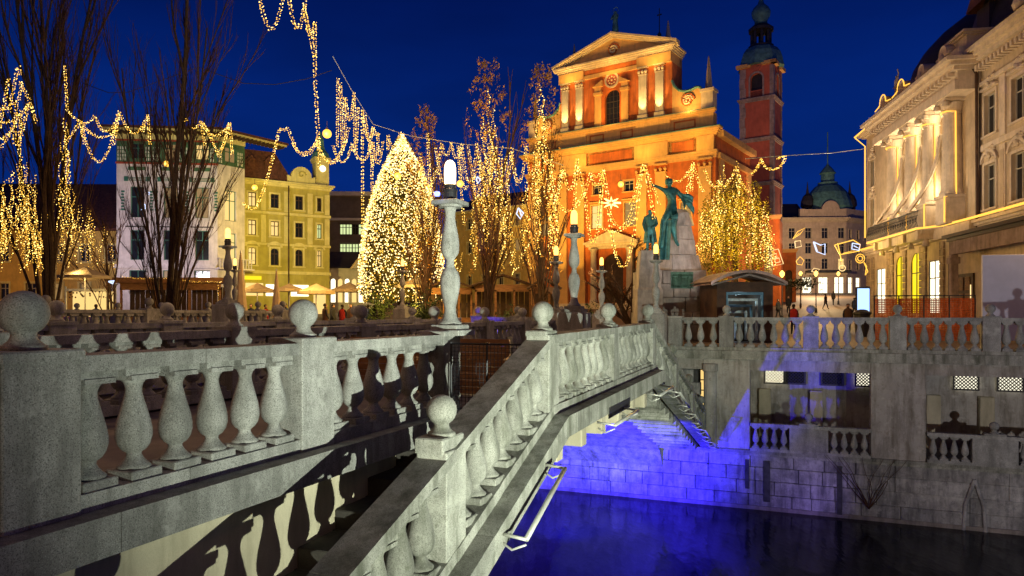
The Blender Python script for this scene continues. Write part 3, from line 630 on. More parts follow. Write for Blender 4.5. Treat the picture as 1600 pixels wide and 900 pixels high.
# gable wall behind, roofs
g = G(); g.prism([(4.7, 23.0), (19.1, 23.0), (19.1, 30), (4.7, 30)], 1.0, 3.0); part('gable_back', g, 'peach', ch)
g = G(); g.add([(-.6, 1.2, 20.9), (24.6, 1.2, 20.9), (24.6, 12.9, 20.9), (-.6, 12.9, 20.9), (11.9, 1.6, 28.4), (11.9, 12.9, 28.4)], [(0, 4, 5, 3), (1, 2, 5, 4), (0, 1, 4), (3, 5, 2)]); part('nave_roof', g, 'roof', ch)
g = G(); g.box(24.0, 24.35, .5, 12.6, 17.9, 18.5); g.box(24.0, 24.7, .5, 12.8, 20.2, 20.85); g.box(24.0, 24.3, .5, 12.6, 14.8, 15.1); part('side_cornice', g, 'peach', ch)
for k in range(3):
    g = G(); g.box(24.0, 24.25, 1 + 5 * k, 2.2 + 5 * k, z0, 17.9); part('side_pilaster', g, 'peach', ch)
# flight of steps, portal
for k in range(6):
    g = G(); g.box(4 - k * .0, 20, -6 + k * .6, -5.4 + k * .6 + .05, .6, .9 + k * .28); part('entrance_step', g, 'lightstone', ch)
g = G(); g.box(4, 20, -2.4, 0, .6, 2.4); part('landing', g, 'lightstone', ch)
g = G(); g.box(10.6, 13.2, .3, .4, 2.4, 8.2); part('door', g, 'darkwood', ch)
for x0 in (9.2, 13.8):
    g = G(); g.lathe([(.5, 2.4), (.45, 2.8), (.38, 2.9), (.32, 8.4), (.5, 8.8)], 12, (x0 + .4, -.5, 0)); part('portal_column', g, 'lightstone', ch)
g = G(); cornice(g, 9.0, 14.8, 8.8, 9.6, .8, 3); g.prism([(8.6, 9.6), (15.2, 9.6), (11.9, 10.9)], -.7, .0); part('portal_pediment', g, 'lightstone', ch)
# flagpole-like flèche on the roof ridge
g = G(); g.lathe([(.35, 28.3), (.3, 30.8), (.5, 30.9), (.12, 32.2), (.09, 35.5), (.28, 36.2), (.06, 36.5), (.05, 39.5)], 8, (13.8, 9, 0)); g.box(13.5, 14.1, 8.97, 9.03, 38.6, 38.75); part('fleche', g, 'slate', ch)
# figures ------------------------------------------------------------
def skin(name, joints, edges, mats, parent, sub=1, root=0):
    me = bpy.data.meshes.new(name); me.from_pydata([j[:3] for j in joints], edges, [])
    me.materials.append(M[mats]); o = link(name, me, parent)
    md = o.modifiers.new('skin', 'SKIN'); sv = me.skin_vertices[0].data
    for i, j in enumerate(joints):
        r = j[3]; sv[i].radius = (r, j[4] if len(j) > 4 else r); sv[i].use_root = (i == root)
    md.use_smooth_shade = True
    s = o.modifiers.new('sub', 'SUBSURF'); s.levels = sub; s.render_levels = sub
    return o
# statue of the Madonna on the gable
ma = thing('rooftop_statue', 'dark copper robed figure standing on the peak of the church gable', 'statue', CF(11.9, .6, 33.9), CA)
skin('figure', [(0, 0, 1.5, .32), (0, 0, .7, .42), (0, 0, .1, .48), (0, 0, 2.15, .30), (0, 0, 2.5, .12), (0, 0, 2.78, .19), (.33, -.05, 2.2, .13), (.42, -.25, 1.75, .10), (.18, -.42, 1.8, .08), (-.33, -.05, 2.2, .13), (-.42, -.25, 1.75, .10), (-.18, -.42, 1.8, .08)],
     [(0, 1), (1, 2), (0, 3), (3, 4), (4, 5), (3, 6), (6, 7), (7, 8), (3, 9), (9, 10), (10, 11)], 'copper', ma)
g = G(); g.lathe([(.55, -.3), (.5, .05), (.42, .1)], 12); part('base', g, 'copper', ma)
g = G(); g.tube([(.34 * math.cos(R(20 * i)), .05, 2.85 + .34 * math.sin(R(20 * i))) for i in range(18)], .03, 5, close=True); part('halo', g, 'copper', ma)

# ------------------------------------------------------------------ bell tower
TO = Vector((38.95 - .82 * 4.9, 105 + .572 * 4.9, 0))
tw = thing('bell_tower', 'red and stone bell tower with a green onion dome behind the church', 'tower', TO, CA)
g = G(); wall_holes(g, 0, 4.9, 2, 39, [(1.55, 3.35, 34.1, 37.6, 1)], y=0, rev=.6)
g.T = Matrix.Translation((4.9, 0, 0)) @ Matrix.Rotation(R(90), 4, 'Z'); wall_holes(g, 0, 4.9, 2, 39, [(1.55, 3.35, 34.1, 37.6, 1)], y=0, rev=.6)
g.T = None; g.add([(0, 0, 2), (0, 4.9, 2), (0, 4.9, 39), (0, 0, 39)], [(0, 1, 2, 3)]); g.add([(0, 4.9, 2), (4.9, 4.9, 2), (4.9, 4.9, 39), (0, 4.9, 39)], [(0, 1, 2, 3)]); part('shaft', g, 'towerred', tw)
g = G(); g.box(.7, 4.2, .7, 4.2, 34.0, 38); part('belfry_dark', g, 'slate', tw)
for (x, y) in ((0, 0), (4.9, 0), (4.9, 4.9)):
    for k in range(24):
        z = 3 + k * 1.48; g = G(); e_ = .06 if k % 2 else .10; g.box(x - (.5 if x else e_), x + (e_ if x else .75 + .12 * (k % 2)), y - (e_ if y == 0 else .5), y + (.75 if y == 0 else e_), z, z + 1.44)
        part('quoin', g, 'towerstone', tw)
for z in (20.5, 27.2, 33.3):
    g = G(); cornice(g, -.05, 4.95, z, z + .55, .4, 3, y=-.02, back=4.96); part('string_course', g, 'towerstone', tw)
g = G()
for i in range(10): g.box(1.6 + .19 * i, 1.66 + .19 * i, -.02, .04, 34.1, 34.9)
g.box(1.5, 3.4, -.04, .06, 34.9, 35.0); part('belfry_railing', g, 'towerred', tw)
for (T_) in (Matrix.Identity(4), Matrix.Translation((4.9, 0, 0)) @ Matrix.Rotation(R(90), 4, 'Z')):
    g = G(); g.T = T_; pts = arc(2.45, 36.7, 1.15, 0, 180, 12); inner = arc(2.45, 36.7, .9, 180, 0, 12); g.prism(pts + inner, -.1, .05); g.box(1.3, 1.55, -.1, .05, 34, 36.7); g.box(3.35, 3.6, -.1, .05, 34, 36.7); part('belfry_surround', g, 'towerstone', tw)
    g = G(); g.T = T_; pts = arc(2.45, 38.6, 1.15, 0, 180, 12); inner = arc(2.45, 38.6, .85, 180, 0, 12); g.prism(pts + inner, -.5, .3); g.box(-.5, 1.3, -.5, .3, 38.6, 39.1); g.box(3.6, 5.4, -.5, .3, 38.6, 39.1); part('tower_cornice', g, 'peach', tw)
    g = G(); g.T = T_; g.prism(arc(2.45, 38.6, .75, 0, 360, 20)[:-1], -.1, .0); cf = part('clock_face', g, 'towerred', tw)
    g = G(); g.T = T_; g.box(2.42, 2.48, -.14, -.11, 38.6, 39.2); g.box(2.45, 2.9, -.14, -.11, 38.57, 38.63)
    for q in range(12): g.bulb((2.45 + .62 * math.cos(R(30 * q)), -.12, 38.6 + .62 * math.sin(R(30 * q))), .05)
    part('clock_hand', g, 'iron', cf)
g = G(); g.lathe([(3.5, 38.9), (3.35, 39.3), (3.2, 40.2), (2.9, 41.1), (2.4, 41.8), (2.1, 42.0)], 8, (2.45, 2.45, 0)); part('dome', g, 'copper', tw)
g = G()
for q in range(8):
    a = R(45 * q + 22); g.box(2.45 + 1.35 * math.cos(a) - .18, 2.45 + 1.35 * math.cos(a) + .18, 2.45 + 1.35 * math.sin(a) - .18, 2.45 + 1.35 * math.sin(a) + .18, 42, 44.6)
g.lathe([(1.9, 42), (1.9, 42.35), (1.6, 42.4)], 12, (2.45, 2.45, 0)); g.lathe([(1.85, 44.6), (1.9, 45.0), (1.2, 45.6)], 12, (2.45, 2.45, 0)); part('lantern', g, 'slate', tw)
g = G(); g.lathe([(1.0, 45.5), (.95, 46.3), (1.35, 47.0), (1.45, 47.6), (1.1, 48.3), (.5, 48.9), (.22, 49.8), (.08, 51.5), (.05, 53)], 12, (2.45, 2.45, 0)); part('onion_dome', g, 'copper', tw, smooth=True)

# ------------------------------------------------------------------ yellow wing left of the church
yw = thing('yellow_monastery', 'long yellow building with small windows behind the fairy lit trees, left of the church', 'building', CF(-14, .6, 0), CA)
hs = []
for i in range(5):
    for z in (5.0, 9.4, 12.6): hs.append((1.2 + 2.6 * i, 1.95 + 2.6 * i, z, z + 1.35))
g = G(); wall_holes(g, 0, 14, 0, 14.7, hs); part('wall', g, 'ochre', yw)
for h_ in hs: window(yw, (h_[0] + h_[1]) / 2, h_[2], .75, 1.35, random.choice(('glass', 'glass', 'litdim')), trim='limetrim')
g = G(); cornice(g, 0, 14, 14.7, 15.1, .4, 2); part('cornice', g, 'limetrim', yw)
g = G(); g.add([(-.2, -.5, 15.1), (14.2, -.5, 15.1), (14.2, 8, 18.5), (-.2, 8, 18.5)], [(0, 1, 2, 3)]); part('roof', g, 'roof', yw)

# ------------------------------------------------------------------ white tiled building on the left
WO = Vector((-25.9 - 8.5, 62 - .09 * 8.5, 0)); WA = math.atan2(.09, 1)
wb = thing('white_building', 'white art nouveau corner building with green tiled frieze behind the bare trees', 'building', WO, WA)
hs = []
for x in (1.15, 3.95, 6.6):
    hs += [(x, x + 1.15, 9.6, 12.3), (x, x + 1.15, 5.9, 8.5), (x - .1, x + 1.25, 2.9, 5.0)]
hs += [(x, x + 1.15, 14.75, 16.1) for x in (1.15, 3.95, 6.6)]
g = G(); wall_holes(g, 0, 8.5, 0, 14.4, [h for h in hs if h[2] < 14]); part('wall', g, 'whitewall', wb)
g = G(); wall_holes(g, 0, 8.5, 14.4, 17, [h for h in hs if h[2] > 14], y=-.03); part('tiled_frieze', g, 'tile_green', wb)
for i, h_ in enumerate(hs): window(wb, (h_[0] + h_[1]) / 2, h_[2], h_[1] - h_[0], h_[3] - h_[2], ('glass', 'glass', 'glass', 'litdim', 'glass', 'litdim', 'litdim', 'glass')[i % 8] if h_[2] < 14 else ('glass', 'litdim', 'lit')[i % 3], fr='greenwood')
def tiles(parent, x0, x1, z0_, z1_, T_=None):
    g = G(); g.T = T_; n = int((x1 - x0) / .2)
    for i in range(n):
        for k in range(int((z1_ - z0_) / .32)):
            g.box(x0 + .2 * i, x0 + .2 * i + .1, -.06, -.035, z0_ + k * .32, z0_ + k * .32 + .24)
    part('wall_tile', g, 'tile_white', parent, kind='stuff')
for a, b_ in ((.1, 1.0), (2.45, 3.8), (5.25, 6.5), (7.9, 8.4)): tiles(wb, a, b_, 14.55, 16.1)
g = G(); g.box(-.05, 8.55, -.09, .0, 14.25, 14.42); g.box(-.05, 8.55, -.09, 0, 16.25, 16.4); part('red_band', g, 'tile_red', wb)
for x in (1.15, 3.95, 6.6):
    g = G(); g.box(x - .5, x - .2, -.08, 0, 12.75, 13.15); g.box(x + 1.35, x + 1.65, -.08, 0, 12.75, 13.15)
    for q in range(3): g.box(x - .2, x + 1.35, -.05, 0, 12.8 + .12 * q, 12.85 + .12 * q)
    for sx_ in (-.75, 1.65):
        for q in range(7): g.box(x + sx_, x + sx_ + .28 * (1 - .1 * (q % 3)), -.05, 0, 10.2 + q * .26, 10.36 + q * .26)
    part('tile_ornament', g, 'greenwood', wb, kind='stuff')
    g = G(); g.box(x - .15, x + 1.3, -.1, 0, 13.7, 14.0); part('window_apron', g, 'tile_green', wb)
    g = G(); g.box(x - .4, x + 1.55, -.06, 0, 8.75, 8.85); part('blind_band', g, 'darkframe', wb)
g = G(); g.box(-.05, 8.5, -.25, 0, 5.35, 5.5); g.box(-.05, 8.5, -.5, 0, 5.15, 5.35); part('belt_cornice', g, 'whitewall', wb)
FT = Matrix.Translation((8.5, 0, 0)) @ Matrix.Rotation(math.atan2(.82, .572) - WA, 4, 'Z')
fh = [(.72, 1.85, 9.5, 12.2), (.72, 1.85, 5.9, 8.4)]
g = G(); g.T = FT; wall_holes(g, 0, 2.7, 0, 14.4, fh); part('side_wall', g, 'whitewall', wb)
g = G(); g.T = FT; wall_holes(g, 0, 2.7, 14.4, 17, [(.72, 1.85, 14.75, 16.1)], y=-.02); part('side_frieze', g, 'tile_green', wb)
tiles(wb, .1, .65, 14.55, 16.1, FT); tiles(wb, 1.95, 2.6, 14.55, 16.1, FT)
fz = link('corner_bay', None, wb, (8.5, 0, 0), (0, 0, math.atan2(.82, .572) - WA))
for h_ in fh + [(.72, 1.85, 14.75, 16.1)]:
    window(fz, (h_[0] + h_[1]) / 2, h_[2], h_[1] - h_[0], h_[3] - h_[2], 'litdim' if h_[2] > 14 else 'lit', fr='greenwood')
g = G(); g.T = FT; g.box(-.3, 3.2, -.8, 0, 5.1, 5.25)
for i in range(12): g.box(-.2 + .28 * i, -.12 + .28 * i, -.75, -.68, 5.25, 6.0)
g.box(-.3, 3.2, -.8, -.65, 6.0, 6.1); part('balcony', g, 'whitewall', wb)
g = G(); g.box(-.05, 8.5, -.12, 0, 16.42, 16.98); g.T = FT; g.box(0, 2.7, -.12, 0, 16.42, 16.97); part('cove', g, 'limetrim', wb)
g = G(); g.box(-.7, 9.0, -1.1, 6, 17.0, 17.15); g.T = FT; g.box(-.4, 6.5, -1.1, .5, 17.0, 17.14); part('eaves', g, 'limetrim', wb)
g = G(); g.T = FT
for i in range(16): g.box(-.2 + .42 * i, -.05 + .42 * i, -1.05, 0, 16.8, 16.98)
g.T = None
for i in range(22): g.box(-.5 + .42 * i, -.35 + .42 * i, -1.05, 0, 16.8, 16.98)
part('rafter', g, 'darkwood', wb, kind='stuff')
g = G(); g.box(-.8, 9.1, -1.2, 6, 17.15, 17.35); g.T = FT; g.box(-.4, 6.6, -1.2, .5, 17.14, 17.34); part('roof', g, 'roof', wb)

# ------------------------------------------------------------------ lime yellow building
YA = math.atan2(.526, .85)
yb = thing('yellow_building', 'lime yellow corner building with red mansard roof and a small turret', 'building', (-25.1, 66, 0), YA)
cols = [(.35, 1.05), (2.4, 3.15), (4.72, 5.45), (6.85, 7.28)]; hs = []
for a, b_ in cols: hs += [(a, b_, 11.35, 12.65), (a, b_, 8.65, 10.05)]; hs += [(a, b_, 5.85, 7.45, 1)]
g = G(); wall_holes(g, -1.5, 8.1, 0, 13.4, hs); g.T = Matrix.Translation((8.1, 0, 0)) @ Matrix.Rotation(R(90), 4, 'Z'); wall_holes(g, 0, 8, 0, 13.4, []); g.T = None; part('wall', g, 'olive', yb)
lits = ['lit', 'lit', 'lit', 'glass', 'lit', 'glass', 'glass', 'glass', 'glass', 'glass', 'litcold', 'lit']
for i, h_ in enumerate(hs): window(yb, (h_[0] + h_[1]) / 2, h_[2], h_[1] - h_[0], h_[3] - h_[2], lits[i], fr='darkwood', trim='limetrim', style='arc' if len(h_) > 4 else '', rev=.15)
for x0, x1 in ((-.5, .1), (1.5, 1.95), (3.65, 4.2), (5.9, 6.4), (7.6, 8.08)):
    g = G(); g.box(x0, x1, -.1, 0, 8.0, 10.6); g.box(x0, x1, -.1, 0, 11.0, 13.0); part('wall_panel', g, 'limetrim', yb)
g = G(); cornice(g, -1.5, 8.1, 13.4, 13.9, .5, 3); g.box(-1.5, 8.2, -.14, 0, 10.7, 10.95); g.box(-1.5, 8.2, -.18, 0, 5.0, 5.3); g.box(-1.5, 8.2, -.12, 0, 7.75, 7.95); part('cornice', g, 'limetrim', yb)
g = G(); g.prism([(3.9, 13.9), (6.6, 13.9), (6.6, 14.6)] + arc(5.25, 14.5, 1.0, 0, 180, 10) + [(3.9, 14.6)], -.3, .3); part('round_gable', g, 'limetrim', yb)
g = G(); spiral(g, 5.25, 14.7, .4, 1, -.34, th=.06); part('gable_roundel', g, 'olive', yb)
g = G(); g.add([(-1.5, -.2, 13.9), (4.5, -.2, 13.9), (4.5, 5, 13.9), (-1.5, 5, 13.9), (-1.0, .6, 16.8), (2.9, .6, 16.8), (2.9, 5, 16.8), (-1.0, 5, 16.8)], [(0, 1, 5, 4), (1, 2, 6, 5), (4, 5, 6, 7), (0, 4, 7, 3)])
g.add([(4.5, .3, 13.9), (8.1, .3, 13.9), (8.1, 5, 14.2), (2.9, 5, 16)], [(0, 1, 2, 3)]); part('mansard_roof', g, 'roof', yb)
for x in (.3, 1.9):
    g = G(); g.box(x, x + .7, .05, .9, 14.9, 15.7); g.prism([(x - .1, 15.7), (x + .8, 15.7), (x + .35, 16.2)], 0, .9); part('dormer', g, 'roof', yb)
g = G(); g.box(6.75, 8.05, .0, 1.3, 13.9, 16.3); cornice(g, 6.75, 8.05, 16.3, 16.7, .2, 2, back=1.5); tt = part('turret', g, 'limetrim', yb)
g = G(); g.lathe([(.95, 16.7), (.8, 17.2), (.45, 17.6), (.35, 18.0), (.3, 18.6), (.05, 19.4)], 10, (7.4, .65, 0)); part('turret_cap', g, 'copper', tt)
g = G(); g.prism(arc(7.4, 15.6, .32, 0, 360, 16)[:-1], -.06, -.02); part('turret_clock', g, 'litwhite', tt)
g = G(); g.tube([(4.05, -.16, .5), (4.05, -.16, 13.6)], .07, 6); part('downpipe', g, 'darkwood', yb)
for x0, x1, z1, l in ((.1, 1.7, 4.1, 'lit'), (1.95, 2.9, 4.0, 'litwhite'), (4.3, 6.0, 4.0, 'litwhite'), (6.5, 7.7, 3.6, 'lit')):
    g = G(); g.box(x0, x1, -.05, -.02, 2.9 if z1 > 3.7 else 1.0, z1); part('shop_window', g, l, yb)
g = G(); g.box(.0, 1.5, -.25, -.06, 4.4, 4.75); part('shop_sign', g, 'lityellow', yb)
# wall continuing left, dark houses
dh = thing('dark_house_row', 'dark unlit houses with tiled roofs behind the left trees', 'building', (-58, 64, 0), R(2))
g = G(); wall_holes(g, 0, 23.5, 0, 9.0, [(1.5 + 2.4 * i, 2.4 + 2.4 * i, z, z + 1.5) for i in range(9) for z in (2.5, 6.0)]); part('wall', g, 'ochre', dh)
for i in range(9):
    for z in (2.5, 6.0): window(dh, 1.95 + 2.4 * i, z, .9, 1.5, random.choice(('glass', 'glass', 'litdim')), trim='limetrim')
g = G(); g.add([(-.5, -.6, 9), (23.6, -.6, 9), (23.6, 6, 14.2), (-.5, 6, 14.2)], [(0, 1, 2, 3)]); g.box(-.5, 23.6, -.6, 0, 8.8, 9.0); part('roof', g, 'roof', dh)

# ------------------------------------------------------------------ modern block and little arcade house
mb = thing('modern_block', 'dark modern office block with two lit window bands behind the arcade house', 'building', P(515, 491, 86), R(3)); mb.location.z = 0
g = G(); wall_holes(g, 0, 9, 0, 15.6, [(1.2, 4.2, 10.9, 12.2), (1.2, 4.2, 8.2, 9.9)], rev=.4); g.box(0, 9, .5, 6, 0, 15.6); part('wall', g, 'modern', mb)
for z, h_ in ((10.9, 1.3), (8.2, 1.6)):
    for i in range(4): window(mb, 1.575 + .75 * i, z, .75, h_, 'litcold' if not (i == 2 and z > 10) else 'glass', fr='darkframe', rev=.25)
g = G(); g.box(-.5, 0, -.3, 5, 0, 13.2); g.box(0, 9, -.5, 0, 15.6, 16.1); g.box(-.2, 9, -.3, 0, 12.6, 12.9); g.box(-.2, 9, -.3, 0, 7.2, 7.5); part('floor_band', g, 'modernlight', mb)
ah = thing('arcade_house', 'low house with a white gabled portico and glowing arches beside the Christmas tree', 'building', P(512, 491, 74), R(6)); ah.location.z = 0
g = G(); wall_holes(g, 0, 5.5, 0, 6.0, [(.3 + .72 * i, .8 + .72 * i, 2.4, 4.9, 1) for i in range(7)]); part('arcade_wall', g, 'modernlight', ah)
for i in range(7): g = G(); g.box(.3 + .72 * i, .8 + .72 * i, .28, .3, 2.4, 4.9); part('arch_pane', g, 'lit' if i % 2 else 'litwhite', ah)
g = G(); g.prism([(2.6, 6.0), (5.4, 6.0), (4.0, 8.0)], -.3, .2); part('gable', g, 'modernlight', ah)
for sg in (1, -1): g = G(); g.tube([(4.0 - sg * 1.55, -.35, 5.95), (4.0, -.35, 8.1)], .1, 5); part('gable_trim', g, 'lightstone', ah)
g = G(); g.add([(-.2, -.2, 6), (3.4, -.2, 6), (4.0, 3, 8.0), (-.2, 3, 8.0)], [(0, 1, 2, 3)]); part('roof', g, 'slate', ah)

# ------------------------------------------------------------------ palace on the right
RO = Vector((21.4 + .164 * 63, 63, 0)); RA = math.atan2(-.987, -.162)
def RF(x, y, z): return Vector((RO.x - .162 * x + .987 * y, RO.y - .987 * x - .162 * y, z))
rb = thing('palace', 'ornate pale palace with colonnaded front outlined in golden light strips', 'building', RO, RA)
g = G(); wh = [(1.1, 2.1, 8.6, 11.2), (1.1, 2.1, 12.3, 14.6)]
ph = [(x_, x_ + 1.3, 9.0, 12.2, 1) for x_ in (6.0, 9.3, 12.6, 15.7)] + [(x_, x_ + 1.3, 12.6, 14.3) for x_ in (6.0, 9.3, 12.6, 15.7)]
gh = [(2.6, 4.6, 1.2, 5.0), (7.0, 8.8, 1.2, 5.7, 1), (10.0, 11.9, 1.2, 5.7, 1), (13.2, 15.0, 1.2, 4.9), (16.2, 17.6, 1.2, 4.6)]
wall_holes(g, 0, 20.4, 0, 17.2, wh + ph + gh, rev=.5)
g.add([(0, 0, 0), (0, 12, 0), (0, 12, 17.2), (0, 0, 17.2)], [(0, 3, 2, 1)]); part('wall', g, 'palace', rb)
for h_ in wh: window(rb, 1.6, h_[2], 1.0, h_[3] - h_[2], 'glass', trim='palacetrim', style='orn arc')
for h_ in ph: window(rb, (h_[0] + h_[1]) / 2, h_[2], 1.3, h_[3] - h_[2], 'litdim' if len(h_) > 4 else 'glass', trim='palacetrim', style='arc', rev=.4)
for i, h_ in enumerate(gh): window(rb, (h_[0] + h_[1]) / 2, h_[2], h_[1] - h_[0], h_[3] - h_[2], ('litwhite', 'lityellow', 'lityellow', 'litwhite', 'litdim')[i], fr='darkframe', rev=.08)
# projecting colonnade
for i, x in enumerate((8.1, 11.7, 14.8, 17.9)):
    g = G(); g.cbox(x - .75, x + .75, -1.15, .1, 6.95, 8.6, .03); g.cbox(x - .82, x + .82, -1.22, .1, 8.6, 8.8, .03)
    g.lathe([(.72, 8.8), (.75, 8.9), (.66, 9.1), (.62, 9.3), (.58, 11.8), (.50, 14.0), (.56, 14.05), (.52, 14.2), (.68, 14.7)], 20, (x, -.45, 0)); g.cbox(x - .78, x + .78, -1.18, .2, 14.75, 14.95, .02)
    for sx_ in (-.6, .6): g.lathe([(.0, 0), (.22, .02), (.22, .3), (0, .32)], 10, (x + sx_, -1.1, 14.4))
    c_ = part('column', g, 'palacetrim', rb, smooth=False)
    g = G(); g.tube([(x - .55, -.5, 14.1), (x - .42, -.95, 14.15), (x, -1.12, 14.15), (x + .42, -.95, 14.15), (x + .60, -.5, 14.1), (x + .70, -.5, 8.8), (x + .8, -1.24, 8.6), (x + .8, -1.24, 7.0)], .05, 6); part('light_strip', g, 'neon', c_)
g = G(); g.box(5.6, 20.3, -1.3, .3, 14.95, 15.55); g.box(5.6, 20.3, -1.15, .3, 15.55, 16.1); cornice(g, 5.6, 20.3, 16.1, 16.8, .9, 3, y=-1.15, back=1.2); part('entablature', g, 'palacetrim', rb)
dm = G().box(0, .25, -.45, 0, 15.85, 16.08).mesh('dentil', 'palacetrim')
for i in range(24): link('dentil', dm, rb, (5.9 + .6 * i, -1.12, 0))
g = G(); g.box(5.4, 20.3, -.5, 0, 6.2, 6.9); cornice(g, 0, 26, 6.35, 6.88, .4, 3); part('belt_cornice', g, 'palacetrim', rb)
# parapet with curved crests
g = G(); g.box(5.8, 20.3, -1.05, -.4, 16.8, 17.6); part('parapet', g, 'palacetrim', rb)
for i, x in enumerate((7.6, 11.3, 14.8, 18.2)):
    g = G(); g.prism([(x - 1.0, 17.6), (x + 1.0, 17.6), (x + 1.0, 17.75)] + arc(x, 17.75, .62, 0, 180, 10) + [(x - 1.0, 17.75)], -1.15, -.4); g.lathe([(.1, 0), (.3, .25), (.25, .6), (.08, .9)], 10, (x, -1.15, 17.0)); c_ = part('parapet_crest', g, 'palacetrim', rb)
    if i < 2:
        g = G(); g.tube([(x - 1.7, -1.2, 17.65), (x - 1.0, -1.2, 17.75)] + [(a, -1.2, b_ + .08) for a, b_ in arc(x, 17.75, .66, 180, 0, 10)] + [(x + 1.0, -1.2, 17.75), (x + 1.7, -1.2, 17.65)], .045, 5); part('crest_light', g, 'neon', c_)
g = G(); g.tube([(-.1, -.1, 8), (-.1, -.1, 16.2), (-.2, -.9, 17.0)], .06, 6); g.tube([(-.2, -.95, 17.05), (5.4, -.95, 17.2)], .06, 6); g.tube([(-.2, -.5, 6.92), (4.6, -.5, 6.92), (5.6, -1.72, 6.97), (15.6, -1.72, 6.97), (17.2, -.75, 6.97), (21, -.62, 6.97), (30, -.62, 6.97)], .075, 6); part('light_strip', g, 'neon', rb)
g = G(); cornice(g, -.2, 5.6, 16.9, 17.3, .8, 3); part('wing_cornice', g, 'palacetrim', rb)
g = G(); g.add([(-.5, -.8, 17.3), (5.6, -.8, 17.3), (5.6, 5, 19.2), (-.5, 5, 19.2)], [(0, 1, 2, 3)]); part('wing_roof', g, 'slate', rb)
# rusticated ground floor
bm_ = G().cbox(.02, .68, -.12, .02, .02, .48, .03).mesh('stone_block', 'rustic')
for k in range(11):
    for x in (0.2, 1.4, 5.2, 5.9, 8.9 - .35, 11.7, 12.2, 15.1):
        link('stone_block', bm_, rb, (x, 0, .6 + k * .5))
# balcony
g = G(); g.prism([(5.4, 6.9), (15.6, 6.9), (15.6, 7.1), (5.4, 7.1)], -1.7, -.1); g.prism([(6.0, 6.3), (15.0, 6.3), (15.4, 6.9), (5.6, 6.9)], -1.3, -.0); bc = part('balcony', g, 'palacetrim', rb)
g = G(); n_ = 44
for i in range(n_ + 1):
    x = 5.5 + 10 * i / n_; yy = -1.6; g.tube([(x, yy, 7.1), (x + .05, yy - .13, 7.5), (x - .05, yy, 8.2)], .028, 4)
    if i % 2: g.tube([(x + .1 * math.cos(R(40 * q)), yy - .08, 7.6 + .16 * math.sin(R(40 * q))) for q in range(9)], .022, 4, close=True)
g.tube([(5.5, -1.6, 8.2), (15.5, -1.6, 8.2)], .05, 5); g.tube([(5.5, -1.6, 7.9), (15.5, -1.6, 7.9)], .03, 5); part('balcony_railing', g, 'iron', bc)
for x in (6.4, 9.4, 12.2, 14.8):
    g = G(); g.prism([(x, 6.3), (x + .4, 6.3), (x + .4, 6.9), (x, 6.9)], -1.5, -.0); g.lathe([(.25, 0), (.2, .3), (.1, .5)], 8, (x + .2, -.9, 5.85)); part('balcony_console', g, 'palacetrim', rb)
# stage drapes between the columns
for i, x in enumerate((9.9, 13.3, 16.4)):
    g = G(); vs = []; nz, nx = 10, 9
    for a in range(nz + 1):
        t_ = a / nz
        for b_ in range(nx + 1):
            q = b_ / nx; xx = x - .2 - 3.0 * (1 - t_) ** 2.2 + (q - .5) * (.5 + 1.2 * (1 - t_)); vs.append((xx, -.5 - 1.0 * (1 - t_) ** 2 + .1 * math.sin(q * 18), 8.2 + 4.8 * t_ + .2 * q))
    fs = [(a * (nx + 1) + b_, a * (nx + 1) + b_ + 1, (a + 1) * (nx + 1) + b_ + 1, (a + 1) * (nx + 1) + b_) for a in range(nz) for b_ in range(nx)]
    g.add(vs, fs); part('curtain', g, 'palacetrim', rb, smooth=True)
# big dome behind
g = G(); g.lathe([(7.2, 15.3), (7.1, 17.5), (6.7, 20), (5.9, 22.8), (4.6, 25.4), (3.0, 27.4), (1.6, 28.3)], 28, (17.0, 8.2, 0)); g.lathe([(1.6, 28.2), (1.6, 30), (.2, 32)], 8, (17.0, 8.2, 0)); part('dome', g, 'slate', rb, smooth=True)
g = G(); g.lathe([(7.2, 15.3), (7.2, 19.6), (6.9, 20.6), (6.2, 21.8), (5.1, 23.0), (3.7, 24.1), (2.0, 24.9), (.1, 25.2)], 28, (8, 8.2, 0)); part('roof_dome', g, 'slate', rb, smooth=True)
g = G(); g.box(18.0, 20.2, -.6, 3.5, 16.8, 18.3); cornice(g, 18.0, 20.2, 18.3, 18.6, .25, 2, y=-.6, back=4); part('roof_pavilion', g, 'palacetrim', rb)
g = G(); g.add([(16.4, 1.0, 21.0), (18.8, 1.0, 21.0), (18.8, 5, 21.0), (16.4, 5, 21.0), (17.6, 1.2, 23.0), (17.6, 5, 23.0)], [(0, 1, 4), (0, 4, 5, 3), (1, 2, 5, 4)]); part('dormer', g, 'roof', rb); g = G(); g.box(16.8, 18.4, 1.5, 5, 18.3, 20.98); part('dormer_wall', g, 'slate', rb)
st = thing('parapet_statue', 'small dark stone figure raising one arm on the palace parapet', 'statue', RF(9.4, -.8, 17.65), RA)
skin('figure', [(0, 0, .95, .17), (0, 0, 1.35, .2), (0, 0, 1.55, .08), (0, 0, 1.75, .12), (.2, 0, 1.45, .07), (.4, 0, 1.8, .06), (.45, -.1, 2.15, .05), (-.2, 0, 1.4, .07), (-.35, 0, 1.05, .06), (-.25, -.15, .8, .05), (.1, 0, .5, .14), (.12, 0, .05, .13), (-.1, 0, .5, .14), (-.12, 0, .05, .13)],
     [(0, 1), (1, 2), (2, 3), (1, 4), (4, 5), (5, 6), (1, 7), (7, 8), (8, 9), (0, 10), (10, 11), (0, 12), (12, 13)], 'towerstone', st)
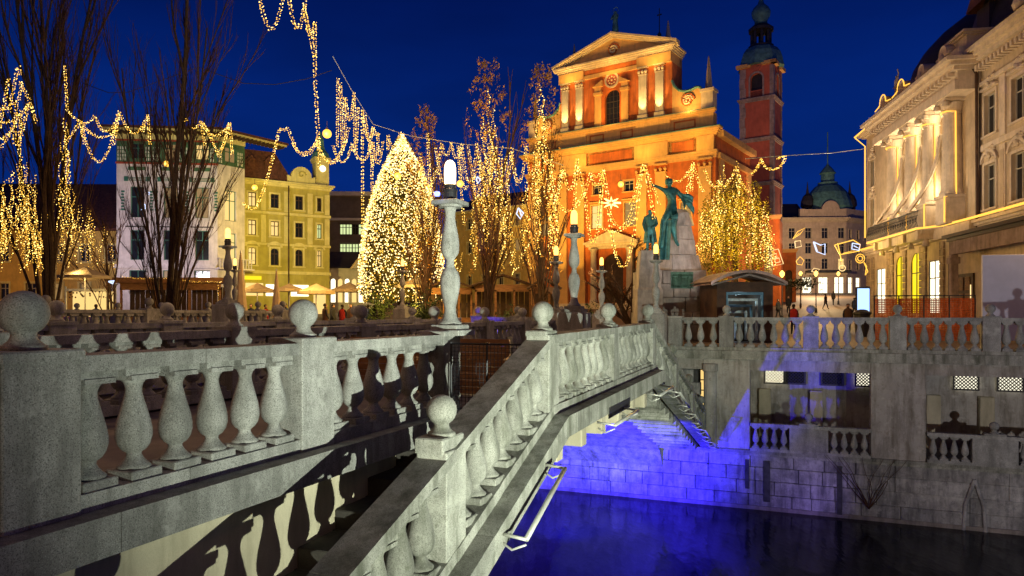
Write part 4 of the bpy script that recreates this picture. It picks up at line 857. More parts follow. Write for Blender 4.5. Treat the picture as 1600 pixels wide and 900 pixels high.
# second building, near right
nb = thing('cream_townhouse', 'cream stuccoed house with ornate window heads at the right edge of the view', 'building', RF(20.4, .15, 0), RA)
cx = [1.05, 4.1, 7.15, 10.2, 13.25]; hs = []
for x in cx: hs += [(x - .66, x + .66, 11.9, 14.3), (x - .66, x + .66, 7.5, 10.1)]
g = G(); wall_holes(g, -.3, 17, 0, 16.2, hs, rev=.35); part('wall', g, 'palace', nb)
for h_ in hs: window(nb, (h_[0] + h_[1]) / 2, h_[2], 1.32, h_[3] - h_[2], 'glass', trim='palacetrim', style='orn hood' if h_[2] > 11 else 'orn arc', rev=.25)
g = G(); cornice(g, .05, 17, 16.2, 17.2, 1.0, 4); g.box(.05, 17, -.12, 0, 11.0, 11.35); g.box(.05, 17, -.18, 0, 14.95, 15.2); part('cornice', g, 'palacetrim', nb)
g = G()
for i in range(38): g.cbox(.3 + .44 * i, .52 + .44 * i, -.55, 0, 15.85, 16.18, .03)
part('modillion', g, 'palacetrim', nb, kind='stuff')
g = G()
for i in range(50): g.box(.3 + .33 * i, .45 + .33 * i, -.1, 0, 5.7, 6.2)
part('dentil', g, 'palacetrim', nb, kind='stuff')
for x in (2.57, 5.62, 8.67, 11.7, 14.8):
    g = G(); g.box(x - .3, x + .3, -.1, 0, 7.0, 10.9); g.box(x - .3, x + .3, -.1, 0, 11.4, 14.9); g.mi = 1; g.box(x - .2, x + .2, -.13, -.1, 7.3, 10.6); part('wall_panel', g, ['palacetrim', 'palace'], nb)
g = G(); g.add([(.05, -1.1, 17.2), (17, -1.1, 17.2), (17, 3, 20.5), (.05, 3, 20.5)], [(0, 1, 2, 3)]); part('roof', g, 'roof', nb)
g = G(); g.tube([(.02, -1.0, 17.0), (.02, -.3, 15.8), (.02, -.22, .6)], .09, 6); part('downpipe', g, 'darkwood', nb)
g = G(); g.lathe([(.3, 17.3), (.45, 17.8), (.3, 18.3), (.1, 18.8)], 10, (5.2, -.4, 0)); part('roof_urn', g, 'palacetrim', nb)
# porch with dark canopy and white panel
po = thing('porch', 'low stone porch with a black flat canopy at the foot of the cream house', 'porch', RF(20.6, 0, 0), RA)
g = G(); g.box(0, 12, -1.9, 0, 5.55, 5.75); g.box(-.2, 12, -2.1, 0, 5.75, 5.95); part('canopy', g, 'iron', po)
g = G(); g.box(.1, 12, -1.8, -1.5, 4.75, 5.54); part('porch_beam', g, 'towerstone', po)
for x in (.15, 11):
    g = G(); g.cbox(x, x + .4, -1.85, -1.45, 0, 4.74, .03); g.cbox(x - .08, x + .48, -1.93, -1.37, 4.2, 4.6, .03); part('pillar', g, 'towerstone', po)
g = G(); g.box(-1.0, 12, -.9, -.7, 0, 5.5); part('porch_wall', g, 'palacetrim', po)
g = G(); g.cbox(-.55, 1.35, -1.02, -.92, .2, 3.6, .01); dr = part('door', g, 'darkwood', po)
g = G()
for a in (-.4, .4):
    for z in (.5, 1.6, 2.6): g.cbox(a, a + .6, -1.06, -1.02, z, z + .8, .02)
part('door_panel', g, 'wood', dr)
g = G(); g.box(1.18, 1.25, -1.10, -1.07, .3, 2.9); part('door_light', g, 'neonpale', dr)
wp = thing('white_hoarding', 'large blank white hoarding panel at the right edge above the quay balustrade', 'hoarding', P(1535, 497, 27), R(-12)); wp.location.z = 0
g = G(); g.cbox(0, 3.6, 0, .12, .15, 3.42, .01); part('panel', g, 'whitepanel', wp); g = G(); [g.box(x, x + .12, .12, .3, 0, 3.4) for x in (.1, 1.7, 3.3)]; part('stand', g, 'steel', wp)

# ------------------------------------------------------------------ hotel at the end of the street
hh = thing('corner_hotel', 'distant cream corner hotel with a green dome at the end of the street', 'building', P(1222, 491, 140), R(-3)); hh.location.z = 4.5
g = G(); hs = []
for i in range(4):
    for z in (5.6, 8.7, 11.7): hs.append((1.3 + 3.2 * i, 2.5 + 3.2 * i, z, z + 2.1))
for i in range(4): hs.append((.9 + 3.1 * i, 2.7 + 3.1 * i, .3, 4.0))
wall_holes(g, -4, 12.5, 0, 15, hs); part('wall', g, 'hotel', hh)
for i, h_ in enumerate(hs): window(hh, (h_[0] + h_[1]) / 2, h_[2], h_[1] - h_[0], h_[3] - h_[2], 'litwhite' if h_[2] < 1 else ('lit' if i == 9 else 'glass'), trim='hoteltrim' if h_[2] > 1 else None)
HT = Matrix.Translation((12.5, 0, 0)) @ Matrix.Rotation(R(35), 4, 'Z')
hs2 = [(.8 + 2.6 * i, 1.7 + 2.6 * i, z, z + 1.8) for i in range(3) for z in (5.6, 8.7, 11.7)] + [(.6, 2.0, .3, 4.0), (3.2, 4.6, .3, 4.0)]
g = G(); g.T = HT; wall_holes(g, 0, 9, 0, 15, hs2); part('side_wall', g, 'hotel', hh)
hz = link('side_front', None, hh, (12.5, 0, 0), (0, 0, R(35)))
for h_ in hs2: window(hz, (h_[0] + h_[1]) / 2, h_[2], h_[1] - h_[0], h_[3] - h_[2], 'litwhite' if h_[2] < 1 else 'glass', trim='hoteltrim' if h_[2] > 1 else None)
g = G(); cornice(g, -4, 12.5, 15, 15.8, .7, 3); part('cornice', g, 'hoteltrim', hh); g = G(); g.box(-4, 12.6, -.3, 0, 4.4, 4.9); part('belt_course', g, 'hoteltrim', hh); g = G(); g.T = HT; cornice(g, 0, 9, 15, 15.79, .7, 3); part('side_cornice', g, 'hoteltrim', hh)
g = G(); g.prism([(3.5, 15.8), (12.5, 15.8), (12.5, 17.6)] + arc(9.5, 17.5, 1.7, 0, 180, 10) + [(5, 17.5), (3.5, 17.6)], .0, .8); g.T = HT; g.prism([(0, 15.8), (7, 15.8), (7, 17.6), (0, 17.6)], .0, .8); part('attic', g, 'hotel', hh)
g = G(); g.add([(-4, 0, 15.8), (5, 0, 15.8), (5, 6, 19.5), (-4, 6, 19.5)], [(0, 1, 2, 3)]); g.box(-2.5, -1.3, 2, 3, 17, 20); part('roof', g, 'slate', hh)
g = G(); g.lathe([(4.6, 15.9), (4.6, 18.0), (4.8, 18.3), (4.5, 19.6), (3.8, 21.3), (2.6, 22.7), (1.9, 23.2), (1.9, 23.6), (1.3, 23.8), (1.3, 25.3), (1.6, 25.5), (1.0, 26.4), (.3, 27.2), (.12, 27.6), (.1, 34)], 20, (10.8, 5, 0)); part('dome', g, 'copper', hh, smooth=False)
for x, zt in ((6.2, 22), (14.6, 22)):
    g = G(); g.lathe([(1.1, 16), (1.1, 18.3), (1.4, 18.6), (1.3, 19.6), (.9, 20.6), (.35, 21.1), (.2, 22.0), (.04, 23.6)], 10, (x, 3.5, 0)); part('cupola', g, 'slate', hh)
g = G(); g.box(4.5, 12.6, -2.0, 0, 4.9, 5.3); part('awning', g, 'iron', hh)
# low orange annex of the church
ax = thing('orange_annex', 'small orange annex with an arched doorway right of the church tower', 'building', P(1221, 491, 98), R(-20)); ax.location.z = 2.5
g = G(); wall_holes(g, 0, 1.9, 0, 7.2, [(.5, 1.4, 0, 4.8, 1)], rev=.5); g.box(0, 1.9, .5, 4, 0, 7.2); part('wall', g, 'orange', ax); g = G(); cornice(g, 0, 1.9, 7.2, 7.7, .3, 2); part('cornice', g, 'peach', ax)
g = G(); g.box(.5, 1.4, .3, .4, 0, 4.8); part('door', g, 'darkwood', ax)

cx_ = thing('church_chapel', 'low orange chapel wing with an arch between church and bell tower', 'building', P(1178, 491, 88), R(-25)); cx_.location.z = 1.5
g = G(); wall_holes(g, 0, 3.0, 0, 11.4, [(1.2, 2.2, 4.5, 8.6, 1)], rev=.4); g.box(0, 3.0, .4, 5, 0, 11.4); part('wall', g, 'orange', cx_); g = G(); cornice(g, 0, 3.0, 11.4, 11.9, .35, 2); part('cornice', g, 'peach', cx_); g = G(); g.box(1.2, 2.2, .3, .38, 4.5, 8.6); part('arch_pane', g, 'litdim', cx_)

# ------------------------------------------------------------------ monument
def MP(px, py, Y=32): return P(px, py, Y)
mo = thing('monument_pedestal', 'tall tapering stone pedestal of the poet monument', 'monument', (MP(1058, 491).x, 32, 0), 0)
def ring_course(name, z0_, z1_, r0, r1, key, n=8):
    for i in range(n):
        g = G(); a0, a1 = R(360 * i / n + 22.5 + .4), R(360 * (i + 1) / n + 22.5 - .4); j = .012
        q = lambda r, a, z: (r * math.cos(a), r * math.sin(a) * .85, z)
        g.add([q(r0, a0, z0_ + j), q(r0, a1, z0_ + j), q(r1, a1, z1_ - j), q(r1, a0, z1_ - j), q(.2, a0, z0_ + j), q(.2, a1, z0_ + j), q(.2, a1, z1_ - j), q(.2, a0, z1_ - j)], [(0, 1, 2, 3), (3, 2, 6, 7), (0, 4, 5, 1), (0, 3, 7, 4), (1, 5, 6, 2)])
        part(name, g, key, mo)
for k, (z_, hh_, xa, xb) in enumerate(((-.2, .9, -2.05, 1.25), (.7, .55, -1.95, 1.2), (1.25, .65, -1.9, 1.1), (1.9, .6, -1.88, 1.05), (2.5, .6, -1.86, 1.02))):
    n_ = 4 if k % 2 else 3
    for i in range(n_):
        g = G(); wd = (xb - xa) / n_; g.cbox(xa + wd * i + .012, xa + wd * (i + 1) - .012, -1.15, .9, z_ + .01, z_ + hh_ - .01, .02); part('stone_block', g, 'monrock', mo)
ring_course('stone_block', 3.1, 3.8, 1.12, .96, 'monstone', 8); ring_course('stone_block', 3.8, 4.5, .94, .86, 'monstone', 6); ring_course('stone_block', 4.5, 5.15, .84, .68, 'monstone', 6)
g = G(); random.seed(11)
me_ = [(.70, 5.15), (.62, 5.45), (.48, 5.72), (.25, 5.88), (.05, 5.92)]; g.lathe(me_, 9, (.08, 0, 0))
g.v = [(x + random.uniform(-.06, .06), y + random.uniform(-.06, .06), z + random.uniform(-.04, .04)) for x, y, z in g.v]; part('summit_rock', g, 'monstone', mo)
g = G(); g.box(-.55, .42, -1.22, -1.152, 2.28, 3.0); rl = part('bronze_relief', g, 'darkbronze', mo)
g = G(); r = random.Random(2)
for i in range(26): x = r.uniform(-.48, .36); g.lathe([(.04, 0), (.08, .1), (.06, .3), (.04, .42), (.06, .5), (.02, .58)], 6, (x, -1.22, 2.32))
part('relief_figures', g, 'darkbronze', rl, kind='stuff')
mu = thing('muse_statue', 'green bronze muse seated on top of the monument with one arm stretched to the left', 'statue', (MP(1046, 491).x, 31.5, 4.62), 0); mu.scale = (1.12, 1.1, 1.14)
J = [(.05, .0, 1.0, .23, .2), (.0, -.02, 1.35, .19, .15), (-.05, -.05, 1.72, .24, .16), (-.1, -.08, 1.92, .08), (-.16, -.12, 2.12, .13, .14),      # pelvis..head
     (-.30, -.05, 1.80, .09), (-.52, -.14, 1.90, .065), (-.78, -.22, 1.98, .05), (-.90, -.24, 2.03, .045),                                # outstretched arm
     (.18, .02, 1.78, .09), (.42, .08, 1.55, .07), (.50, -.05, 1.25, .055), (.45, -.15, 1.12, .045),                                   # other arm
     (-.18, -.25, .92, .17), (-.42, -.38, .55, .14), (-.45, -.36, .05, .12), (-.55, -.45, -.55, .13),
     (.02, -.3, .85, .16), (-.05, -.45, .30, .13), (.05, -.42, -.2, .08), (.16, -.5, -.42, .06)]
skin('body', J, [(0, 1), (1, 2), (2, 3), (3, 4), (2, 5), (5, 6), (6, 7), (7, 8), (2, 9), (9, 10), (10, 11), (11, 12), (0, 13), (13, 14), (14, 15), (15, 16), (0, 17), (17, 18), (18, 19), (19, 20)], 'bronze', mu, 2)
g = G(); vs = []
for a in range(12):
    for b_ in range(9):
        t_, q = a / 11, b_ / 8; vs.append((-.62 + .42 * q + .12 * t_ + .04 * math.sin(q * 22), -.52 - .06 * math.cos(q * 22) + .1 * t_, -.95 + 1.55 * t_))
g.add(vs, [(a * 9 + b_, a * 9 + b_ + 1, (a + 1) * 9 + b_ + 1, (a + 1) * 9 + b_) for a in range(11) for b_ in range(8)]); part('robe', g, 'bronze', mu, smooth=True)
g = G(); vs = []
for a in range(10):
    for b_ in range(9):
        t_, q = a / 9, b_ / 8; vs.append((.0 + .85 * t_ + .1 * q, .12 - .12 * math.sin(q * 14), 1.95 - .95 * t_ ** 1.3 * q - .35 * t_ + .05 * math.sin(t_ * 9)))
g.add(vs, [(a * 9 + b_, a * 9 + b_ + 1, (a + 1) * 9 + b_ + 1, (a + 1) * 9 + b_) for a in range(9) for b_ in range(8)]); part('drape', g, 'bronze', mu, smooth=True)
g = G(); g.lathe([(.02, 2.0), (.15, 2.04), (.165, 2.14), (.13, 2.24), (.02, 2.29)], 12, (-.14, -.08, 0)); part('hair', g, 'bronze', mu, smooth=True)
pp = thing('statue_plinth', 'dark stone plinth under the standing poet', 'plinth', (MP(1003, 491).x, 30.6, 0), 0)
g = G(); g.lathe([(.98, -.2), (.95, 2.2), (.85, 2.3), (.8, 3.0), (.62, 3.9)], 4, (0, 0, 0)); g.v = [(x * .8, y * .8, z) for x, y, z in g.v]; part('block', g, 'monrock', pp, rot=(0, 0, R(45)))
po_ = thing('poet_statue', 'green bronze poet in a long coat standing left of the muse', 'statue', (MP(1006, 491).x, 30.5, 3.88), 0)
J = [(0, 0, .98, .16, .13), (0, 0, 1.2, .17, .14), (0, .01, 1.46, .21, .13), (0, 0, 1.60, .075), (-.03, -.02, 1.80, .11, .12), (.22, .01, 1.45, .08), (.28, -.02, 1.18, .07), (.12, -.22, 1.02, .055), (0, -.27, 1.0, .05), (-.22, .01, 1.45, .08), (-.30, .0, 1.15, .07), (-.26, -.12, .92, .055), (-.24, -.16, .82, .045),
     (.10, 0, .75, .11), (.11, .01, .42, .08), (.12, 0, .08, .06), (.13, -.14, .03, .05), (-.10, 0, .75, .11), (-.12, -.03, .42, .08), (-.14, -.04, .08, .06), (-.16, -.18, .03, .05)]
skin('body', J, [(0, 1), (1, 2), (2, 3), (3, 4), (2, 5), (5, 6), (6, 7), (7, 8), (2, 9), (9, 10), (10, 11), (11, 12), (0, 13), (13, 14), (14, 15), (15, 16), (0, 17), (17, 18), (18, 19), (19, 20)], 'bronze', po_, 2)
g = G(); n_ = 14; vs = []
for k, (r, z) in enumerate(((.30, .38), (.27, .7), (.21, 1.0), (.24, 1.25), (.26, 1.48))):
    for i in range(n_): a = R(-60 + 300 * i / (n_ - 1)); vs.append((r * math.cos(a) , r * .72 * math.sin(a) + .02, z + .02 * math.sin(i * 2)))
g.add(vs, [(k * n_ + i, k * n_ + i + 1, (k + 1) * n_ + i + 1, (k + 1) * n_ + i) for k in range(4) for i in range(n_ - 1)]); part('coat', g, 'bronze', po_, smooth=True)

# ------------------------------------------------------------------ kiosk
kx = P(1152, 491, 29).x
kk = thing('kiosk', 'dark kiosk with a low domed roof and nested blue frames in its opening', 'kiosk', (kx, 29, 0), R(4))
g = G(); g.box(-1.15, -.78, -.8, 1.2, 0, 2.45); g.box(.78, 1.15, -.8, 1.2, 0, 2.45); g.box(-.78, .78, -.8, 1.2, 2.05, 2.45); g.box(-.78, .78, 1.1, 1.2, 0, 2.05); part('wall', g, 'darkwood', kk)
g = G(); n_ = 12; vs = []
for k in range(n_ + 1):
    x = -1.55 + 3.1 * k / n_; z = 2.45 + .48 * (1 - (x / 1.55) ** 2); vs += [(x, -1.15 - .1, z - .02), (x, 1.4, z)]
g.add(vs, [(2 * k, 2 * k + 2, 2 * k + 3, 2 * k + 1) for k in range(n_)]); vs2 = [(x, y, z - .12) for x, y, z in vs]; g.add(vs2, [(2 * k + 1, 2 * k + 3, 2 * k + 2, 2 * k) for k in range(n_)]); g.add([vs[2 * k] for k in range(n_ + 1)] + [vs2[2 * k] for k in range(n_ + 1)], [(k, n_ + 1 + k, n_ + 2 + k, k + 1) for k in range(n_)]); part('roof', g, 'towerstone', kk)
g = G(); g.prism([(-1.5, 2.28), (0, 2.68), (1.5, 2.28), (1.5, 2.34), (0, 2.76), (-1.5, 2.34)], -1.22, -1.14); part('fascia', g, 'monrock', kk)
for i in range(6):
    s_ = 1 - i * .15; y_ = -.78 + .26 * i; g = G(); a = .76 * s_; zt = 2.03 * (1 - i * .12)
    g.box(-a, -a + .07, y_, y_ + .1, .1, zt); g.box(a - .07, a, y_, y_ + .1, .1, zt); g.box(-a, a, y_ + .001, y_ + .1, zt - .1, zt); part('nested_frame', g, 'kioskpale' if i % 2 else 'kioskblue', kk)
g = G(); g.box(-.25, .25, 1.05, 1.09, .1, .95); part('inner_light', g, 'neonwhite', kk)
lamp('POINT', P(1152, 470, 29.4), (.55, .85, 1), 14, .1, name='kiosk_light')

# ------------------------------------------------------------------ trees
def grow(g, base, length, r, direction, depth, rnd, spread, up, twigs):
    n = 5; pts = [base.copy()]; d = direction.normalized(); p = base.copy()
    for i in range(n):
        d = (d + Vector((rnd.uniform(-1, 1), rnd.uniform(-1, 1), rnd.uniform(-.3, .6))) * .10 + Vector((0, 0, up))).normalized(); p = p + d * (length / n); pts.append(p.copy())
    (g if depth > 1 else twigs).tube(pts, r, 6 if r > .05 else (4 if r > .018 else 3), r * .35)
    tips = [pts[-1]]
    if depth > 0:
        k = {4: 9, 3: 7, 2: 7, 1: 6}[depth]
        for i in range(k):
            f = .18 + .8 * (i + rnd.random() * .7) / k; ix = min(n - 1, int(f * n)); q = pts[ix].lerp(pts[ix + 1], f * n - ix)
            a = rnd.uniform(0, 2 * math.pi); dd = (pts[ix + 1] - pts[ix]).normalized(); side = Vector((math.cos(a), math.sin(a), 0))
            tips += grow(g, q, length * rnd.uniform(.38, .6) * (1 - f * .35), max(.006, r * .45), dd + side * spread, depth - 1, rnd, spread, up, twigs)
    return tips
def bare_tree(label, base, stems, seed, spread=.45, up=.10, depth=3, name='bare_tree', group=None, trunk_r=.2):
    """stems: list of (dx, dy, height, radius, dx at foot)"""
    rnd = random.Random(seed); t = thing(name, label, 'tree', base, 0, group); tips = []; tw_ = G()
    g = G(); g.tube([(0, 0, -.3), (0, 0, .2), (.02, 0, .9)], trunk_r * 1.5, 10, trunk_r); part('trunk', g, 'bark', t)
    for (dx, dy, h_, r, fx) in stems:
        g = G(); base_ = Vector((fx, 0, .5)); d = Vector((dx - fx, dy, h_)); tips += grow(g, base_, d.length * .96, r, d, depth, rnd, spread, up * .4, tw_)
        part('limb', g, 'bark', t)
    part('twig', tw_, 'twig', t, kind='stuff'); return t, tips
pxm = lambda px, Y: (px - 800) / FOC * Y
SL = lambda L_: [(a * .74, b, c, d * .85, e) for a, b, c, d, e in L_]
t, _ = bare_tree('tall bare tree with many upright stems at the left edge, rising out of view', (pxm(75, 41), 41, 0), SL([(-3.2, 0, 18.5, .15, -.25), (-2.0, .5, 20.5, .17, -.1), (-.6, -.5, 21, .2, 0), (.5, .6, 22, .19, .1), (1.4, -.2, 19, .16, .2), (2.2, .4, 15, .12, .3), (.9, 1, 20, .12, .1), (-4.6, .2, 12, .1, -.3)]), 21, .21, .12)
t, _ = bare_tree('tall bare tree with dark forked trunks in front of the white building', (pxm(262, 38), 38, 0), SL([(1.0, .2, 18.5, .2, .1), (.25, -.3, 15.0, .17, -.05), (-2.0, .3, 14.2, .11, -.2), (2.9, .4, 13.0, .12, .25), (-1.0, -.6, 12, .1, -.1), (1.9, -.3, 16.5, .12, .2), (-3.0, .2, 8.5, .07, -.3), (3.4, 0, 8.5, .07, .3), (-2.5, .5, 5.2, .05, -.3), (2.9, -.4, 5.6, .05, .3), (-1.6, -.5, 6.4, .05, -.2), (1.9, .5, 6.8, .05, .2), (-3.6, 0, 5.6, .05, -.3), (.9, .4, 6, .05, .1)]), 8, .24, .10)
t, _ = bare_tree('low bare shrubby tree between the two tall bare trees', (pxm(175, 44), 44, 0), [(-1.2, 0, 6, .07, -.1), (.6, .2, 6.5, .07, .1), (-.2, .5, 7, .08, 0), (-2.4, .1, 5, .05, -.2)], 5, .5, .05, depth=2)
t, _ = bare_tree('gnarled bare tree with spreading crown left of the poet statue', (pxm(988, 34), 34, 0), [(-1.1, 0, 2.6, .16, -.05), (.8, .2, 3.4, .12, .1), (-.3, -.3, 4.0, .14, 0), (-1.9, .2, 2.2, .09, -.1)], 31, .9, -.02, depth=3, trunk_r=.22)
def blobs_leaves(g, center, rad, n, size, rnd):
    for i in range(n):
        p = Vector((rnd.gauss(0, .5) * rad[0], rnd.gauss(0, .5) * rad[1], rnd.gauss(0, .5) * rad[2])) + center; a = Vector((rnd.uniform(-1, 1), rnd.uniform(-1, 1), rnd.uniform(-1, 1))).normalized(); b_ = a.orthogonal().normalized(); s = size * rnd.uniform(.6, 1.3)
        g.add([p - a * s, p + b_ * s * .5, p + a * s, p - b_ * s * .5], [(0, 1, 2, 3)])
def strands(label, region, Y, n, seed, r=.035, key=('bulb', 'bulbhot'), sp=.16, droop=None, dY=.8, name='string_lights', prof=None):
    """vertical light strands hung through a crown; region = px box"""
    r *= .7; sp *= .62
    rnd = random.Random(seed); x0, x1, y0, y1 = region; t = thing(name, label, 'string lights', P((x0 + x1) / 2, y1, Y)); o = Vector(t.location)
    gw = G(); gb = G()
    for i in range(n):
        x = rnd.uniform(x0, x1); f = abs(x - (x0 + x1) / 2) / ((x1 - x0) / 2); top = y0 + (prof(f) if prof else f ** 1.5) * (y1 - y0) * .55; a = rnd.uniform(top, top + (y1 - top) * .45); b_ = a + rnd.uniform(.25, .75) * (y1 - a) + 8
        yy = Y + rnd.uniform(-dY, dY); p = P(x, a, yy); q = P(x + rnd.uniform(-6, 6), min(b_, y1), yy)
        L = (q - p).length; k = max(3, int(L / sp)); ph = rnd.uniform(0, 6); pts = []
        for j in range(k + 1):
            w_ = p.lerp(q, j / k) + Vector((math.sin(j * .5 + ph) * .07, rnd.uniform(-.04, .04), 0)) - o; pts.append(w_)
            gb.mi = 0 if rnd.random() < .82 else 1; gb.bulb(w_ + Vector((rnd.uniform(-.04, .04), -.02, rnd.uniform(-.04, .04))), r * (rnd.uniform(.7, 1.15) if gb.mi == 0 else 1.25))
        gw.tube(pts, .008, 3)
    part('wire', gw, 'wire', t); part('bulb', gb, list(key), t, kind='stuff'); return t
def poplar(label, px, Y, ytop, hw, seed):
    rnd = random.Random(seed); H = EYE + (491 - ytop) / FOC * Y; W_ = hw / FOC * Y; st = []
    for i in range(9): st.append((rnd.uniform(-.9, .9) * W_, rnd.uniform(-.6, .6) * W_, H * rnd.uniform(.35, .66), .06, rnd.uniform(-.15, .15)))
    st.append((0, 0, H * .72, .12, 0)); t, tips = bare_tree(label, (pxm(px, Y), Y, 0), st, seed, .24, .10, 2, 'poplar_tree', None, .16)
    g = G()
    for i in range(250):
        z = H * rnd.uniform(.22, .98); f = z / H; rr = W_ * min(1.0, 2.3 * (1 - f) ** .8 + .25); blobs_leaves(g, Vector((rnd.uniform(-1, 1) * rr, rnd.uniform(-1, 1) * rr, z)), (.14, .14, .25), int(2 + 12 * f * f), .075, rnd)
    part('leaf', g, 'leaf', t, kind='stuff'); return t
poplar('slim poplar with brown leaves right behind the tallest lamp', 665, 40, 160, 30, 41)
poplar('slim poplar with fairy lights between the tallest lamp and the church', 762, 36, 84, 36, 42)
poplar('slim leaning poplar with fairy lights in front of the church left corner', 846, 35, 96, 32, 43)
strands('fairy lights strung down the poplar behind the tallest lamp', (646, 686, 190, 430), 39.6, 24, 1)
strands('fairy lights strung down the poplar between lamp and church', (738, 792, 108, 430), 35.6, 34, 2, prof=lambda f: f)
strands('fairy lights strung down the poplar at the church corner', (818, 872, 118, 440), 34.6, 42, 3, prof=lambda f: f)
strands('fairy lights hanging low left of the tall left tree stem', (-10, 66, 225, 450), 37, 46, 4)
strands('fairy lights hanging beside the right stem of the left tree', (94, 116, 120, 430), 37.5, 13, 5)
strands('sparse fairy lights between the left tree and the white building', (66, 182, 318, 435), 45, 40, 6, sp=.26)
strands('amber light strands in front of the dark left house row', (4, 150, 250, 440), 44, 55, 15, sp=.3)
strands('warm lights on the fence behind the poplars', (700, 830, 330, 445), 45, 34, 7, r=.04)
# weeping green tree
wt = thing('willow_tree', 'leafy weeping tree wrapped in golden lights, right of the monument', 'tree', (pxm(1148, 38), 38, 0))
g = G(); g.tube([(0, 0, -.3), (.05, 0, 2.5), (0, 0, 5.5), (.1, 0, 8.4)], .22, 8, .05); part('trunk', g, 'bark', wt)
rnd = random.Random(9); g = G(); gl = G()
for i in range(110):
    a = rnd.uniform(0, 2 * math.pi); rr = math.sqrt(rnd.random()) * 1.85; top = 9.0 - (rr / 1.85) ** 2 * 2.0 - rnd.random() * 1.2; x, y = rr * math.cos(a), rr * math.sin(a); bot = rnd.uniform(2.2, 5.0)
    if i % 3 == 0: g.tube([(0, 0, top - 1.5), (x * .6, y * .6, top), (x, y, top - .6), (x * 1.05, y * 1.05, bot)], .02, 3, .005)
    z = top
    while z > bot: blobs_leaves(gl, Vector((x + rnd.uniform(-.1, .1), y + rnd.uniform(-.1, .1), z)), (.13, .13, .16), 5, .075, rnd); z -= .22
part('branch', g, 'twig', wt); part('leaf', gl, 'greenleaf', wt, kind='stuff')
strands('golden lights draped over the weeping tree', (1086, 1208, 246, 436), 37.2, 92, 12, dY=1.4, key=('bulb', 'bulbhot'), sp=.17)
# Christmas tree
xt = thing('christmas_tree', 'huge conical spruce on the square, trunk hidden by dense needles', 'tree', (pxm(628, 45), 45, 0))
g = G(); g.tube([(0, 0, -.2), (0, 0, 12.3)], .3, 8, .04); part('trunk', g, 'bark', xt)
def xr(z): f = (z - 1.9) / 10.7; return 2.6 * max(.02, 1 - max(0.0, min(1.0, f)) ** 2.6) * (1 if f > .05 else .92)
rnd = random.Random(77); g = G()
for i in range(9000):
    z = 1.9 + 10.6 * rnd.random() ** 1.25; a = rnd.uniform(0, 2 * math.pi); r1 = xr(z) * rnd.uniform(.82, 1.0); r1 += .12 * math.sin(a * 9 + z * 3); d = Vector((math.cos(a), math.sin(a), -.25)); p = Vector((math.cos(a) * r1, math.sin(a) * r1, z)); s = rnd.uniform(.12, .3)
    b_ = Vector((-math.sin(a), math.cos(a), rnd.uniform(-.4, .4))) * s * .35; g.add([p - d * s, p + b_, p + d * s, p - b_], [(0, 1, 2, 3)])
g.lathe([(xr(2.0) * .78, 2.0), (xr(4) * .8, 4), (xr(6) * .8, 6), (xr(8) * .8, 8), (xr(10) * .8, 10), (.1, 12)], 16); part('needle', g, 'needle', xt, kind='stuff')
g = G()
xl = thing('tree_light_net', 'thousands of warm lights covering the big Christmas tree', 'string lights', (pxm(628, 45), 45, 0)); gw = G(); path = []
for i in range(9500):
    f = i / 9500; z = 12.55 - 10.7 * (1 - (1 - f) ** .8) ; z = 1.9 + (12.55 - 1.9) * (1 - f) ** .62 if False else 1.85 + 10.75 * (1 - f) ** .75; a = rnd.uniform(0, 2 * math.pi); rr = xr(z) * rnd.uniform(.94, 1.07)
    p = Vector((math.cos(a) * rr, math.sin(a) * rr, z)); p += Vector((rnd.uniform(-.08, .08), rnd.uniform(-.08, .08), rnd.uniform(-.08, .08)))
    g.mi = rnd.choice((0, 1, 1)); g.bulb(p, rnd.uniform(.022, .042))
for k in range(46):
    a0 = k * 2 * math.pi / 46; pts = []
    for j in range(50):
        z = 12.5 - j * .215; a = a0 + .16 * math.sin(j * .5 + k * 1.7); rr = xr(z) * (1.03 + .03 * math.sin(j * .9 + k)); p = Vector((math.cos(a) * rr, math.sin(a) * rr, z)); pts.append(p); g.mi = rnd.choice((0, 1)); g.bulb(p + Vector((rnd.uniform(-.04, .04), 0, rnd.uniform(-.05, .05))), rnd.uniform(.035, .06))
    gw.tube(pts, .008, 3)
part('bulb', g, ['bulb', 'bulbcool'], xl, kind='stuff'); part('wire', gw, 'wire', xl)

# ------------------------------------------------------------------ festoons
def festoon(label, Y, spans, r=.042, key=('bulb', 'bulbhot'), sp=.105, dbl=True, group=None):
    """spans: (x0,y0,x1,y1,sag px[,Y0,Y1])"""
    r *= .66; sp *= .62
    rnd = random.Random(len(label)); o = P(spans[0][0], spans[0][1], Y); t = thing('light_garland', label, 'light garland', o, 0, group); gw = G(); gb = G()
    for s in spans:
        x0, y0, x1, y1, sag = s[:5]; Ya, Yb = (s[5], s[6]) if len(s) > 5 else (Y, Y)
        a, b_ = P(x0, y0, Ya), P(x1, y1, Yb); sg = sag / FOC * (Ya + Yb) / 2; pts = []; n = 40
        for i in range(n + 1): t_ = i / n; pts.append(a.lerp(b_, t_) - Vector((0, 0, sg * 4 * t_ * (1 - t_))) - o)
        gw.tube(pts[::2], .010, 3); acc = 0; 
        for i in range(n):
            L = (pts[i + 1] - pts[i]).length; acc += L
            while acc > sp:
                acc -= sp; p = pts[i + 1]
                for dx in ((-.045, .045) if dbl else (0,)):
                    gb.mi = 0 if rnd.random() < .75 else 1; gb.bulb(p + Vector((dx + rnd.uniform(-.02, .02), rnd.uniform(-.03, .03), rnd.uniform(-.05, .05))), r * rnd.uniform(.6, 1.15))
    part('wire', gw, 'wire', t); part('bulb', gb, list(key), t, kind='stuff'); return t
